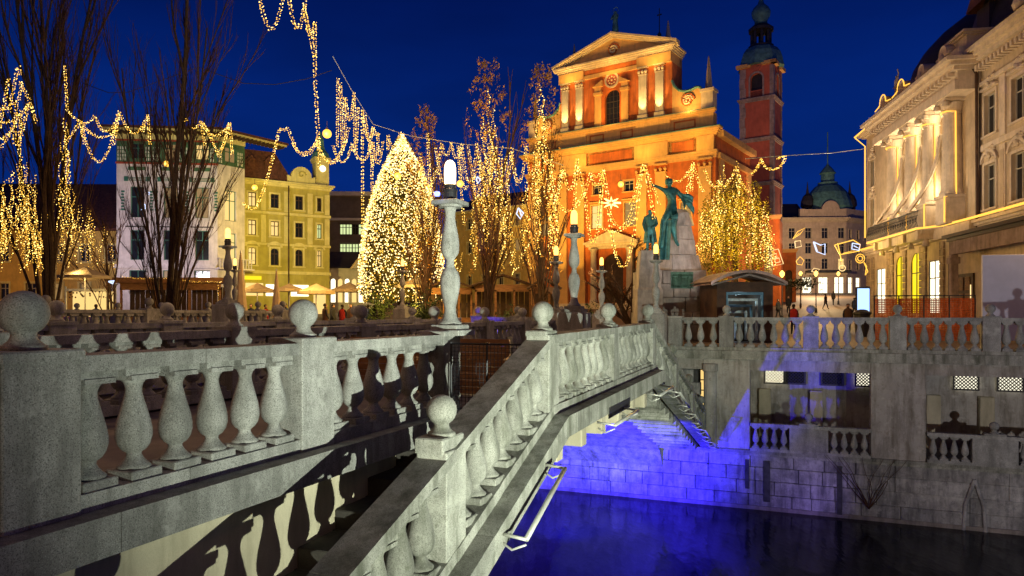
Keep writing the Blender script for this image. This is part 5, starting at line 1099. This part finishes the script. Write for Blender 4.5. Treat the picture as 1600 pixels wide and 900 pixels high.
festoon('tangle of garlands looping in front of the left tree, at the picture edge', 30, [(28, 103, 14, 175, 0), (28, 103, 32, 118, -4), (14, 120, 0, 200, 0), (33, 125, 30, 155, 0), (33, 126, 47, 158, 4), (47, 158, 58, 192, 3), (-5, 172, 27, 157, 3), (-5, 190, 47, 160, 12), (27, 157, 22, 225, -3), (45, 160, 28, 228, 5), (-5, 215, 24, 190, 10), (-10, 235, 20, 200, 8), (33, 170, 30, 240, 0)], r=.036)
festoon('swags peaking at five points between the left tree and the white building roof', 34, [(101, 101, 105, 172, -3), (105, 172, 125, 189, 2), (125, 189, 102, 222, 3), (125, 189, 148, 181, 7), (148, 181, 187, 174, 28), (125, 189, 182, 203, 18), (127, 193, 184, 180, 66), (187, 175, 178, 225, -2), (125, 190, 133, 225, 0), (187, 174, 231, 180, 31), (231, 180, 234, 225, 0), (226, 190, 223, 205, 0)], r=.038)
festoon('swags above the white building cornice', 36, [(288, 189, 293, 186, 0), (300, 200, 314, 189, 4), (314, 189, 359, 192, 21), (314, 189, 342, 245, -4), (342, 245, 359, 192, 4), (314, 189, 320, 228, 0), (359, 192, 363, 240, 0), (359, 192, 345, 232, 5)], r=.038)
festoon('long garland curving down to the lower left from the point above the yellow building', 33, [(437, 198, 400, 325, 14), (400, 325, 380, 316, 5), (437, 198, 450, 199, 5), (450, 199, 497, 214, 36)], r=.038)
festoon('garland loops at the top edge of the picture that drop as a long vertical string', 26, [(405, -8, 443, -8, 54), (451, -8, 476, 6, 46), (476, 0, 476, 20, 0), (477, 18, 492, 36, 28), (476, 18, 492, 90, 0), (492, 33, 492, 120, 0), (492, 120, 498, 226, 0)], r=.035)
festoon('double swag beneath the foot of the long vertical string', 32, [(494, 215, 545, 200, 48), (494, 222, 540, 222, 30), (498, 215, 499, 265, 0), (455, 222, 497, 216, 20)], r=.038)
festoon('cascade of steep garlands stepping down toward the Christmas tree top', 36, [(528, 120, 527, 228, 0), (532, 128, 535, 235, 0), (538, 150, 540, 222, 0), (540, 150, 553, 146, 40), (553, 143, 555, 232, 0), (560, 165, 556, 240, 0), (566, 168, 567, 400, 0), (566, 170, 583, 198, 33), (570, 180, 583, 260, 0), (583, 198, 576, 238, 0), (583, 198, 592, 208, 8), (591, 206, 590, 245, 0), (606, 210, 606, 235, 0), (550, 225, 583, 222, 27), (583, 222, 598, 222, 34), (581, 240, 582, 330, 0), (520, 225, 550, 225, 28)], r=.04)
festoon('short swags between the Christmas tree and the tallest lamp', 37, [(606, 210, 625, 208, 22), (655, 235, 690, 225, 60), (668, 205, 672, 300, 0), (680, 228, 690, 285, 0), (690, 225, 705, 222, 20), (705, 222, 722, 226, 24), (715, 225, 725, 350, 0), (718, 225, 730, 290, 30), (722, 226, 745, 225, 60), (731, 226, 745, 320, 0)], r=.036)
festoon('swags through the poplars left of the church', 36, [(745, 225, 775, 230, 45), (775, 230, 800, 232, 60), (790, 240, 800, 380, 0), (800, 232, 822, 228, 55), (822, 228, 836, 240, 40), (797, 236, 808, 290, 0), (836, 240, 862, 245, 62), (745, 240, 790, 255, 62)], r=.036)
festoon('wide low garland loops across the lower church facade', 30, [(858, 245, 880, 262, 50), (878, 262, 865, 330, 5), (902, 250, 897, 320, 0), (880, 262, 902, 250, 40), (864, 300, 912, 300, 30), (902, 250, 914, 305, 3), (923, 268, 943, 264, 10), (923, 270, 943, 268, 22), (923, 268, 913, 305, 2), (943, 264, 936, 340, 0), (914, 300, 940, 300, 80), (943, 264, 950, 310, 0), (948, 320, 1005, 258, 62), (1005, 258, 985, 320, 4), (930, 345, 992, 340, 20), (950, 325, 1000, 290, 110), (1005, 256, 1030, 318, -2), (1008, 260, 1022, 340, 0)], r=.038)
festoon('garlands right of the muse reaching to the willow', 34, [(1040, 272, 1083, 254, 20), (1083, 254, 1068, 332, -3), (1083, 254, 1080, 300, 0), (1083, 254, 1100, 300, 6), (1100, 262, 1122, 290, 12), (1122, 285, 1150, 262, 14), (1150, 262, 1172, 300, 8)], r=.04)
festoon('short golden swag by the bell tower at the end of its wire', 40, [(1172, 272, 1190, 248, 5), (1190, 248, 1201, 263, 5), (1201, 263, 1228, 247, 8), (1214, 250, 1228, 245, -2)], r=.05)
ww = thing('overhead_wire', 'thin wire running right from the bell tower to the palace corner', 'wire', P(1172, 248, 42)); g = G(); o = Vector(ww.location); g.tube([P(1165, 248, 41) - o, P(1228, 243, 44) - o, P(1300, 239, 50) - o, P(1356, 232, 60) - o], .022, 4); part('cable', g, 'steel', ww)
ww = thing('overhead_wire', 'thin wire sagging across the sky above the left buildings', 'wire', P(120, 125, 40)); g = G(); o = Vector(ww.location); g.tube([P(130, 130, 40) - o, P(170, 145, 40) - o, P(200, 144, 40) - o, P(240, 130, 40) - o, P(310, 105, 40) - o, P(380, 130, 40) - o, P(430, 132, 40) - o, P(480, 123, 40) - o, P(518, 110, 40) - o], .02, 4); part('cable', g, 'wire', ww)
ww = thing('overhead_wire', 'diagonal carrying wire above the cascade of garlands', 'wire', P(520, 88, 36)); g = G(); o = Vector(ww.location); g.tube([P(520, 88, 34) - o, P(550, 142, 35) - o, P(583, 194, 36) - o, P(640, 212, 37) - o, P(722, 225, 37) - o, P(800, 232, 36) - o, P(880, 258, 33) - o], .016, 4); part('cable', g, 'steel', ww)
# six hanging globe street lights
for px, py, Y, r_, lb in ((511, 209, 30, .19, 'at the foot of the long vertical string'), (621, 275, 32, .16, 'in front of the upper Christmas tree'), (719, 287, 30, .15, 'just right of the tallest lamp'), (970, 288, 33, .14, 'before the church wall above the low garlands'), (260, 256, 40, .17, 'behind the trunk at the white building'), (398, 293, 44, .18, 'beside the yellow building')):
    p = P(px, py, Y); t = thing('globe_light', 'round orange glowing lamp hanging ' + lb, 'street light', p, 0, 'orange globe lights hung over the square')
    g = G(); g.lathe([(r_ * math.sin(math.pi * i / 8) + .001, -r_ * math.cos(math.pi * i / 8)) for i in range(9)], 14); part('globe', g, 'orb', t, smooth=True)
    g = G(); g.tube([(0, 0, r_), (0, 0, r_ + .35)], .012, 4); g.lathe([(.06, r_ - .01), (.05, r_ + .06)], 8); part('hanger', g, 'wire', t)
    lamp('POINT', p - Vector((0, .35, .1)), ORANGE, 130, .15, name='globe_glow')
# star and cool lights
def motif(label, px, py, Y, polys, key, name='light_motif', r=.045, closed=True):
    r *= .72
    t = thing(name, label, 'light decoration', P(px, py, Y), 0, 'light motifs over the street'); o = Vector(t.location)
    for pl in polys:
        g = G(); g.tube([P(x, y, Y) - o for x, y in pl], r, 5, close=closed); part('light_tube', g, key, t)
    return t
motif('pale square drawing of light tubes beside the bell tower foot', 1215, 403, 52, [[(1201, 393), (1216, 389), (1224, 412), (1208, 416)], [(1204, 399), (1213, 396), (1214, 402), (1208, 404)], [(1210, 405), (1217, 403), (1219, 409), (1212, 411)]], 'neonpale')
motif('comet shaped light with a long tail over the street', 1248, 365, 60, [[(1239, 373), (1246, 362), (1258, 356), (1250, 366)], [(1243, 369), (1249, 364)]], 'neon')
motif('small square light outline under the comet light', 1246, 383, 60, [[(1242, 377), (1251, 376), (1252, 385), (1243, 387)]], 'neonpale')
motif('blue white diamond light with a yellow centre', 1280, 387, 62, [[(1271, 378), (1282, 383), (1289, 381), (1289, 398), (1276, 393)], [(1272, 379), (1277, 392)]], 'neonwhite', r=.07)
motif('yellow spiral star light below the small square', 1250, 408, 62, [[(1244, 408), (1250, 401), (1256, 407), (1253, 414), (1246, 413)]], 'neon')
motif('red centred diamond light low over the street', 1274, 423, 64, [[(1268, 424), (1272, 419), (1281, 421), (1276, 426)]], 'neonpale')
motif('large camera shaped light outline near the palace corner', 1322, 388, 56, [[(1304, 383), (1333, 375), (1344, 382), (1343, 392), (1312, 398)], [(1309, 380), (1315, 409)], [(1318, 396), (1338, 390)]], 'neon', r=.06)
motif('small white box light above the round light by the palace', 1338, 386, 56, [[(1332, 380), (1344, 382), (1342, 391), (1331, 389)], [(1334, 384), (1342, 388)]], 'neonwhite', r=.06)
motif('round coiled light beside the palace corner', 1344, 404, 54, [[(1344 + 7 * math.cos(R(30 * i)), 404 + 7 * math.sin(R(30 * i))) for i in range(12)], [(1344 + 4 * math.cos(R(40 * i)), 404 + 4 * math.sin(R(40 * i))) for i in range(9)]], 'neon', r=.05)
motif('ring light over the hotel entrance', 1316, 419, 66, [[(1316 + 5 * math.cos(R(30 * i)), 419 + 4.5 * math.sin(R(30 * i))) for i in range(12)]], 'neonpale', r=.06)
motif('curling light tail dropping beside the palace ground floor', 1352, 420, 54, [[(1350, 410), (1354, 416), (1352, 430), (1356, 424)]], 'neon', r=.05)
motif('bright many rayed star hung in front of the church', 955, 317, 29, [[(955 + (15 if i % 2 == 0 else 4) * math.cos(R(22.5 * i)), 317 + (9 if i % 2 == 0 else 2.5) * math.sin(R(22.5 * i))) for i in range(16)]], 'bulbhot', r=.05)
motif('small cold white lantern light before the poplar', 748, 281, 34, [[(746, 276), (751, 281), (747, 286), (744, 281)]], 'neonwhite', r=.05)
motif('cold white cluster light at the poplar by the church', 814, 333, 33, [[(810, 325), (818, 333), (813, 342), (807, 334)], [(812, 328), (815, 338)]], 'neonwhite', r=.045)
motif('tiny white crescent light before the white building', 225, 321, 44, [[(222, 317), (227, 320), (227, 326), (221, 328), (225, 322)]], 'neonwhite', r=.045)
motif('tiny bluish point light before the white building', 232, 302, 44, [[(230, 300), (234, 301), (233, 304), (230, 304)]], 'neonwhite', r=.045)
motif('tiny blue white light on the left of the market roof', 174, 441, 42, [[(170, 440), (178, 439), (176, 443)]], 'neonwhite', r=.07)
t = thing('blue_spot_lamp', 'small blue lamp clamped to the head of the tallest lamp', 'lamp', P(683, 303, 9.5)); g = G(); g.lathe([(.03, -.03), (.045, 0), (.03, .03)], 10); part('lens', g, 'bluelamp', t); g = G(); g.tube([(0, 0, 0), (.1, 0, .0)], .012, 5); part('clamp', g, 'iron', t)

# ------------------------------------------------------------------ market: huts, umbrellas, shrubs
def hut(label, px0, px1, yroof, Y, lights=True, gable=False, key='wood'):
    a, b_ = pxm(px0, Y), pxm(px1, Y); H = EYE + (491 - yroof) / FOC * Y; W_ = b_ - a
    t = thing('market_hut', label, 'market stall', (a, Y, 0))
    n = max(4, int(W_ / .35)); pm = BAL.setdefault(('plank', round(H, 2)), G().cbox(0, .33, 0, .05, .0, H * .78, .01).mesh('plank', 'darkwood'))
    for i in range(n): link('plank', pm, t, (W_ * i / n, 1.2, 0))
    g = G(); g.box(0, W_, -.05, .05, H * .72, H * .84); 
    for x in (0, W_ * .35, W_ * .68, W_ - .12): g.box(x, x + .12, -.05, .07, 0, H * .75)
    part('hut_frame', g, key, t)
    g = G(); g.box(.1, W_ - .1, -.1, .3, 0, .95); part('counter', g, key, t)
    g = G()
    if gable: g.add([(-.3, -.5, H * .80), (W_ / 2, -.5, H), (W_ + .3, -.5, H * .80), (-.3, 1.6, H * .80), (W_ / 2, 1.6, H), (W_ + .3, 1.6, H * .80)], [(0, 1, 4, 3), (1, 2, 5, 4)]); g.tube([(-.3, -.5, H * .80), (W_ / 2, -.5, H), (W_ + .3, -.5, H * .80)], .07, 4)
    else: g.sbox(-.3, W_ + .3, -.6, 1.6, H * .84, H * .84, H * .93, H * .93)
    part('hut_roof', g, 'wood' if not gable else 'darkwood', t)
    return t
hut('long brown market hut with a lit orange fascia, in front of the white building', 188, 345, 428, 48)
hut('gabled dark market hut right of the tallest lamp', 742, 830, 430, 41, gable=True)
hut('small dark market hut half behind the tallest lamp', 668, 738, 436, 42, gable=True)
hut('dark market hut left of the slim stone lamp, below the church', 832, 868, 434, 39, gable=True)
festoon('row of small bulbs along the eaves of the long market hut', 47.3, [(188, 432, 260, 434, 2), (260, 434, 345, 440, 3), (341, 442, 341, 472, 0)], r=.04, sp=.16, dbl=False)
def umbrella(label, px, ytip, hw, Y, closed=False, key='canvas'):
    t = thing('cafe_umbrella', label, 'umbrella', (pxm(px, Y), Y, 0), 0, 'cafe umbrellas on the square'); H = EYE + (491 - ytip) / FOC * Y; W_ = hw / FOC * Y
    g = G(); g.tube([(0, 0, 0), (0, 0, H)], .035, 6); part('pole', g, 'steel', t); g = G()
    if closed: g.lathe([(.02, H), (W_ * .35, H * .8), (W_ * .8, H * .45), (W_, H * .3), (W_ * .7, H * .24)], 8)
    else: g.lathe([(.02, H), (W_ * .5, H - W_ * .22), (W_, H - W_ * .40), (W_ * 1.0, H - W_ * .40 - .18), (W_ * .98, H - W_ * .4 - .02), (W_ * .4, H - W_ * .22)], 8)
    part('canopy', g, key, t); return t
umbrella('large pale market canopy left of the long hut', 133, 416, 38, 43, key='canvasdim')
umbrella('closed cream umbrella right of the lamp by the white building', 376, 392, 11, 36, True)
umbrella('closed golden umbrella before the lit shop windows', 432, 420, 9, 36, True)
umbrella('open umbrella between the two closed umbrellas', 402, 442, 26, 44)
umbrella('open peach umbrella right of the closed golden umbrella', 452, 443, 20, 44)
umbrella('wide open yellow umbrella in the middle of the cafe row', 494, 443, 30, 42)
umbrella('open pink tinted umbrella in front of the arcade house', 545, 441, 28, 46)
umbrella('grey sloping umbrella at the foot of the Christmas tree', 650, 432, 34, 43, key='canvasdim')
ls = thing('lit_market_stall', 'brightly lit market stall with a yellow interior under the pale canopy', 'market stall', (pxm(98, 44), 44.6, 0))
g = G(); g.box(0, 2.6, .4, .45, .9, 2.6); part('back_panel', g, 'lit', ls); g = G(); g.box(-.1, 2.8, -.5, .4, 0, 1.0); part('counter', g, 'purplecloth', ls)
g = G(); g.box(0, .08, -.4, -.3, 1, 2.9); g.box(2.6, 2.7, -.4, -.3, 1, 2.9); g.box(0, 2.7, -.42, -.34, 2.6, 2.75); part('stall_frame', g, 'steel', ls)
g = G(); r = random.Random(5)
for i in range(26): x = r.uniform(.1, 2.5); g.lathe([(.06, 0), (.09, .12), (.05, .25)], 6, (x, r.uniform(-.2, .3), 1.0)); g.bulb((r.uniform(.1, 2.5), -.1, r.uniform(2.2, 2.6)), .07)
part('goods', g, 'browncloth', ls, kind='stuff')
def shrubm(label, px, Y, w_, h_, seed, cat='shrub'):
    t = thing('round_shrub', label, cat, (pxm(px, Y), Y, 0)); g = G(); rnd = random.Random(seed)
    for i in range(int(260 * w_)):
        c_ = Vector((rnd.gauss(0, .42) * w_, rnd.gauss(0, .4) * w_ * .6, h_ * .5 + rnd.gauss(0, .25) * h_)); blobs_leaves(g, c_, (.1, .1, .1), 5, .08, rnd)
    part('foliage', g, 'shrub', t, kind='stuff'); g = G(); [g.tube([(0, 0, 0), (rnd.uniform(-.3, .3) * w_, 0, h_ * .8)], .02, 4, .008) for _ in range(5)]; part('stem', g, 'bark', t)
shrubm('dark green shrub at the left foot of the Christmas tree', 592, 42, 1.0, 2.6, 1); shrubm('dark green shrub at the right foot of the Christmas tree', 648, 41, 1.1, 1.8, 2); shrubm('tall reed like shrub left of the tallest lamp base', 668, 37, .8, 2.0, 3)
shrubm('dark shrub beyond the second tallest lamp', 920, 33, .9, 1.4, 4); shrubm('dark shrub in front of the huts by the church', 800, 37, 1.0, 1.3, 6)
# street furniture on the right
for px, Y, yl, lb in ((1222, 60, 430, 'beside the bell tower foot'), (1275, 72, 429, 'in the middle of the street'), (1251, 84, 429, 'left of the street, farther off'), (1310, 90, 429, 'before the hotel shop windows')):
    zb = ground_z(Y); zt = EYE + (491 - yl) / FOC * Y; t = thing('lamp_post', 'slim black street lamp post ' + lb, 'street lamp', (pxm(px, Y), Y, zb), 0, 'slim lamp posts along the street')
    g = G(); g.tube([(0, 0, 0), (0, 0, zt - zb - .2)], .06, 6, .035); g.lathe([(.14, 0), (.12, .4), (.06, .5)], 8); part('pole', g, 'iron', t)
    g = G(); g.lathe([(.05, zt - zb - .2), (.2, zt - zb), (.22, zt - zb + .2), (.05, zt - zb + .4)], 8); part('lantern', g, 'lampglass2', t)
ad = thing('display_screen', 'blue glowing display screen beside the palace corner', 'screen', (pxm(1349, 45), 45, 0), R(-8)); g = G(); g.cbox(-.42, .42, 0, .2, .2, 2.9, .02); part('housing', g, 'iron', ad); g = G(); g.box(-.36, .36, -.02, -.003, 1.1, 2.8); part('screen_panel', g, 'screen', ad)
bn = thing('litter_bin', 'black round litter bin by the palace', 'bin', (pxm(1347, 36), 36, 0)); g = G(); g.lathe([(.3, 0), (.38, 1.1), (.44, 1.15), (.44, 1.25), (.3, 1.3)], 14); part('body', g, 'iron', bn); g = G(); g.lathe([(.3, 1.3), (.25, 1.36), (.1, 1.4)], 12); part('lid', g, 'iron', bn)
nf = thing('safety_net_fence', 'orange safety netting on a frame before the palace windows', 'fence', (pxm(1366, 30), 30, 0), R(-14)); g = G()
for i in range(5): g.tube([(i * .95, 0, 0), (i * .95, 0, 1.95)], .03, 6)
g.tube([(0, 0, 1.93), (3.8, 0, 1.93)], .025, 6); part('fence_post', g, 'iron', nf)
g = G()
for i in range(64): g.box(.02 + i * .06, .055 + i * .06, -.01, .0, .05, 1.78)
for i in range(24): g.box(0, 3.8, -.014, -.011, .05 + i * .075, .088 + i * .075)
part('net', g, 'netting', nf)
def person(label, px, Y, h_, top, legs_='cloth', face=0, walk=.15):
    t = thing('person', label, 'person', (pxm(px, Y), Y, ground_z(Y)), R(face)); s = h_ / 1.75
    J = [(0, 0, .95, .13, .11), (0, 0, 1.2, .14, .11), (0, 0, 1.42, .17, .11), (0, 0, 1.52, .055), (0, -.02, 1.66, .085, .1), (.2, 0, 1.38, .06), (.25, .05, 1.1, .05), (.22, -.12, .88, .04), (-.2, 0, 1.38, .06), (-.25, -.03, 1.1, .05), (-.2, -.18, .9, .04),
         (.09, -walk * .5, .55, .08), (.1, -walk, .1, .05), (.1, -walk - .12, .04, .045), (-.09, walk * .4, .55, .08), (-.1, walk * 1.2, .12, .05), (-.1, walk * 1.2 - .1, .04, .045)]
    J = [tuple(v * s for v in j) for j in J]
    skin('body', J, [(0, 1), (1, 2), (2, 3), (3, 4), (2, 5), (5, 6), (6, 7), (2, 8), (8, 9), (9, 10), (0, 11), (11, 12), (12, 13), (0, 14), (14, 15), (15, 16)], legs_, t, 1)
    g = G(); g.lathe([(.24 * s, .75 * s), (.21 * s, 1.0 * s), (.23 * s, 1.3 * s), (.2 * s, 1.46 * s), (.07 * s, 1.52 * s)], 10); g.v = [(x, y * .72, z) for x, y, z in g.v]; part('coat', g, top, t, smooth=True)
    g = G(); g.lathe([(.07 * s, 1.56 * s), (.088 * s, 1.64 * s), (.07 * s, 1.72 * s)], 10, (0, -.035 * s, 0)); part('face', g, 'skin', t, smooth=True)
    g = G(); g.lathe([(.09 * s, 1.62 * s), (.105 * s, 1.68 * s), (.08 * s, 1.76 * s), (.02 * s, 1.79 * s)], 10, (0, .01 * s, 0)); part('hair', g, 'hair', t, smooth=True)
person('person in dark clothes walking in the street below the bell tower', 1216, 62, 1.75, 'cloth', face=20)
person('person in a red jacket behind the quay balustrade', 1240, 40, 1.7, 'redcloth', face=160)
person('person in a brown coat walking toward the litter bin', 1325, 42, 1.75, 'browncloth', face=-30)
for i, (px, Y, c_, lb) in enumerate(((446, 38, 'bluecloth', 'in blue at the cafe tables left of the big round finial'), (462, 40, 'browncloth', 'in brown behind the round finial'), (520, 41, 'cloth', 'in black standing right of the yellow umbrella'), (508, 39, 'browncloth', 'in a brown coat near the yellow umbrella'), (535, 44, 'redcloth', 'in red near the arcade house'), (575, 43, 'bluecloth', 'in blue by the Christmas tree shrub'), (560, 46, 'cloth', 'in dark clothes before the pink umbrella'), (478, 43, 'cloth', 'in dark clothes under the peach umbrella'))):
    person('person ' + lb, px, Y, 1.72, c_, face=40 * i)
for i, (px, Y, c_, lb) in enumerate(((392, 41, 'cloth', 'in dark clothes left of the cafe umbrellas'), (415, 43, 'redcloth', 'in a red coat under the left cafe umbrella'), (428, 45, 'browncloth', 'in brown behind the closed golden umbrella'), (440, 42, 'cloth', 'in black right of the closed golden umbrella'), (490, 38, 'bluecloth', 'in blue standing right behind the round finial'), (548, 40, 'browncloth', 'in brown beside the pink umbrella'), (584, 46, 'cloth', 'in dark clothes at the foot of the Christmas tree'), (120, 41, 'cloth', 'in dark clothes before the lit market stall'), (150, 42, 'bluecloth', 'in a blue coat right of the lit market stall'), (870, 36, 'cloth', 'in black below the slim stone lamp'), (1232, 70, 'cloth', 'in dark clothes farther up the street by the tower'), (1290, 78, 'browncloth', 'in brown far up the street before the hotel'), (1302, 88, 'cloth', 'in dark clothes at the hotel shop windows'), (1335, 66, 'bluecloth', 'in blue beside the palace far corner'))):
    person('person ' + lb, px, Y, 1.72, c_, face=70 * i, walk=.1 + .05 * (i % 4))
# small far plants
ct = thing('potted_tree', 'small dark round tree in front of the hotel shops', 'tree', (pxm(1251, 80), 80, ground_z(80))); g = G(); g.tube([(0, 0, 0), (0, 0, 2.4)], .08, 6, .05); part('trunk', g, 'bark', ct); g = G(); rnd = random.Random(3)
for i in range(240): blobs_leaves(g, Vector((rnd.gauss(0, .8), rnd.gauss(0, .6), 2.9 + rnd.gauss(0, .35))), (.15, .15, .15), 4, .14, rnd)
part('crown', g, 'shrub', ct, kind='stuff')

# ------------------------------------------------------------------ lights of the place and added fill
# church uplights, standing on the ledges and on the square
for x in (5.5, 7.5, 15.7, 17.7): lamp('SPOT', CF(x, -1.0, 23.35), (1, .72, .30), 1250, .08, CF(x, .1, 26.6), 46, .8, 'ledge_uplight')
lamp('SPOT', CF(11.7, -2.6, 22.4), (1, .48, .10), 1100, .1, CF(11.7, .2, 27), 100, .9, 'ledge_uplight')
for x in (2.4, 21.2): lamp('SPOT', CF(x, -1.6, 23.0), (1, .58, .16), 420, .1, CF(x, .2, 24.8), 120, .9, 'ledge_uplight')
for x in (6.5, 12, 17.4): lamp('SPOT', CF(x, -2.2, 28.4), (1, .60, .14), 480, .2, CF(x, .2, 31.3), 110, .9, 'ledge_uplight')
for x in (3, 9, 15, 21): lamp('SPOT', CF(x, -12, 5), (1, .60, .13), 7600, .3, CF(x, 0, 17), 75, .8, 'church_flood')
for x in (2, 8, 16, 22): lamp('SPOT', CF(x, -2.5, 19.0), (1, .64, .12), 260, .2, CF(x, .0, 20.8), 140, .9, 'ledge_uplight')
for x in (1, 5.2, 7.6, 15.5, 18, 23): lamp('SPOT', CF(x, -1.8, 5.0), (1, .66, .14), 520, .1, CF(x, .0, 11), 60, .9, 'ledge_uplight')
lamp('SPOT', P(1245, 470, 66), (1, .58, .34), 22000, .3, (TO.x + 3, TO.y, 27), 44, .8, 'tower_flood')
# lime building floods, white building
lamp('SPOT', (-18, 52, 6), (1, .76, .16), 8200, .3, (-21, 68, 9), 80, .8, 'street_flood')
lamp('SPOT', (-30, 50, 5), (.95, .82, .92), 4200, .3, (-30.5, 62, 8), 90, .8, 'street_flood')
lamp('SPOT', (-24, 50, 12), (1, .84, .15), 1500, .3, (-27, 62, 16), 80, .8, 'street_flood')
lamp('POINT', (-4.5, 72, 9), (1, .6, .14), 3200, .3, name='courtyard_light')
lamp('POINT', (-45, 56, 4), (1, .50, .08), 800, .3, name='market_light')
# palace
for x in (6.6, 9.9, 13.3, 16.4): lamp('POINT', RF(x, -.3, 13.9), (1, .76, .46), 160, .1, name='colonnade_light')
for x in (6.6, 9.9, 13.3, 16.4): lamp('POINT', RF(x, -.35, 9.6), (1, .80, .52), 190, .1, name='colonnade_light')
for x in (3, 10, 17): lamp('SPOT', RF(x, -9, 6), (1, .80, .56), 2100, .3, RF(x, 0, 13), 90, .8, 'palace_flood')
lamp('SPOT', RF(24, -9, 7), (1, .80, .56), 1300, .3, RF(23, 0, 12), 90, .8, 'palace_flood')
for x in (7, 12): lamp('POINT', RF(x, -2.4, 5.6), (1, .75, .1), 70, .2, name='shop_glow')
lamp('POINT', P(1275, 405, 118), (1, .66, .36), 15000, .5, name='street_glow')
lamp('POINT', P(1290, 415, 82), (1, .66, .28), 2600, .4, name='street_glow')
lamp('POINT', P(1270, 420, 58), (1, .66, .28), 1500, .4, name='street_glow')
# monument spot, cool
lamp('SPOT', P(985, 470, 24), (.25, .85, 1.0), 230, .1, (MP(1030, 491).x, 31.5, 5.2), 30, .7, 'monument_spot')
lamp('SPOT', P(1100, 470, 25), (.98, .86, .86), 520, .1, (MP(1055, 491).x, 32, 4.2), 40, .7, 'monument_spot')
for (px, py, Y, e_) in ((600, 470, 40, 260), (655, 470, 41, 260), (628, 330, 41, 300), (665, 250, 37.5, 90), (665, 400, 38, 120), (758, 200, 34, 90), (762, 330, 33.6, 140), (845, 210, 33, 90), (845, 340, 32.6, 160), (1120, 330, 35.4, 420), (1175, 300, 35.4, 420), (1150, 400, 35.2, 420)):
    lamp('POINT', P(px, py, Y), (1, .60, .10), e_, .2, name='tree_glow_lamp')  # added point lamps standing in for the glow of the string lights
# warm light over the bridges and the square
for p, e_ in ((BF(7, -7.5, 5.0), 300), (BF(0, -12, 5.0), 360), (BF(14, -7, 5.0), 320), (BF(22, -12, 5.5), 600), (BF(24, 3, 5.5), 420), (BF(26, 12, 5.5), 300)): lamp('POINT', p, (1, .60, .26), e_, .2, name='bridge_fill_light')  # added warm fill, no lamp fixtures stand here
for p, e_ in (((-12, 40, 4), 520), ((-18, 43, 3.5), 520), ((-26, 42, 3.6), 380), ((-7, 39, 3.6), 420), ((-2, 38, 4), 380), ((3.5, 34, 3.5), 240)): lamp('POINT', p, (1, .66, .22), e_, .3, name='market_light')
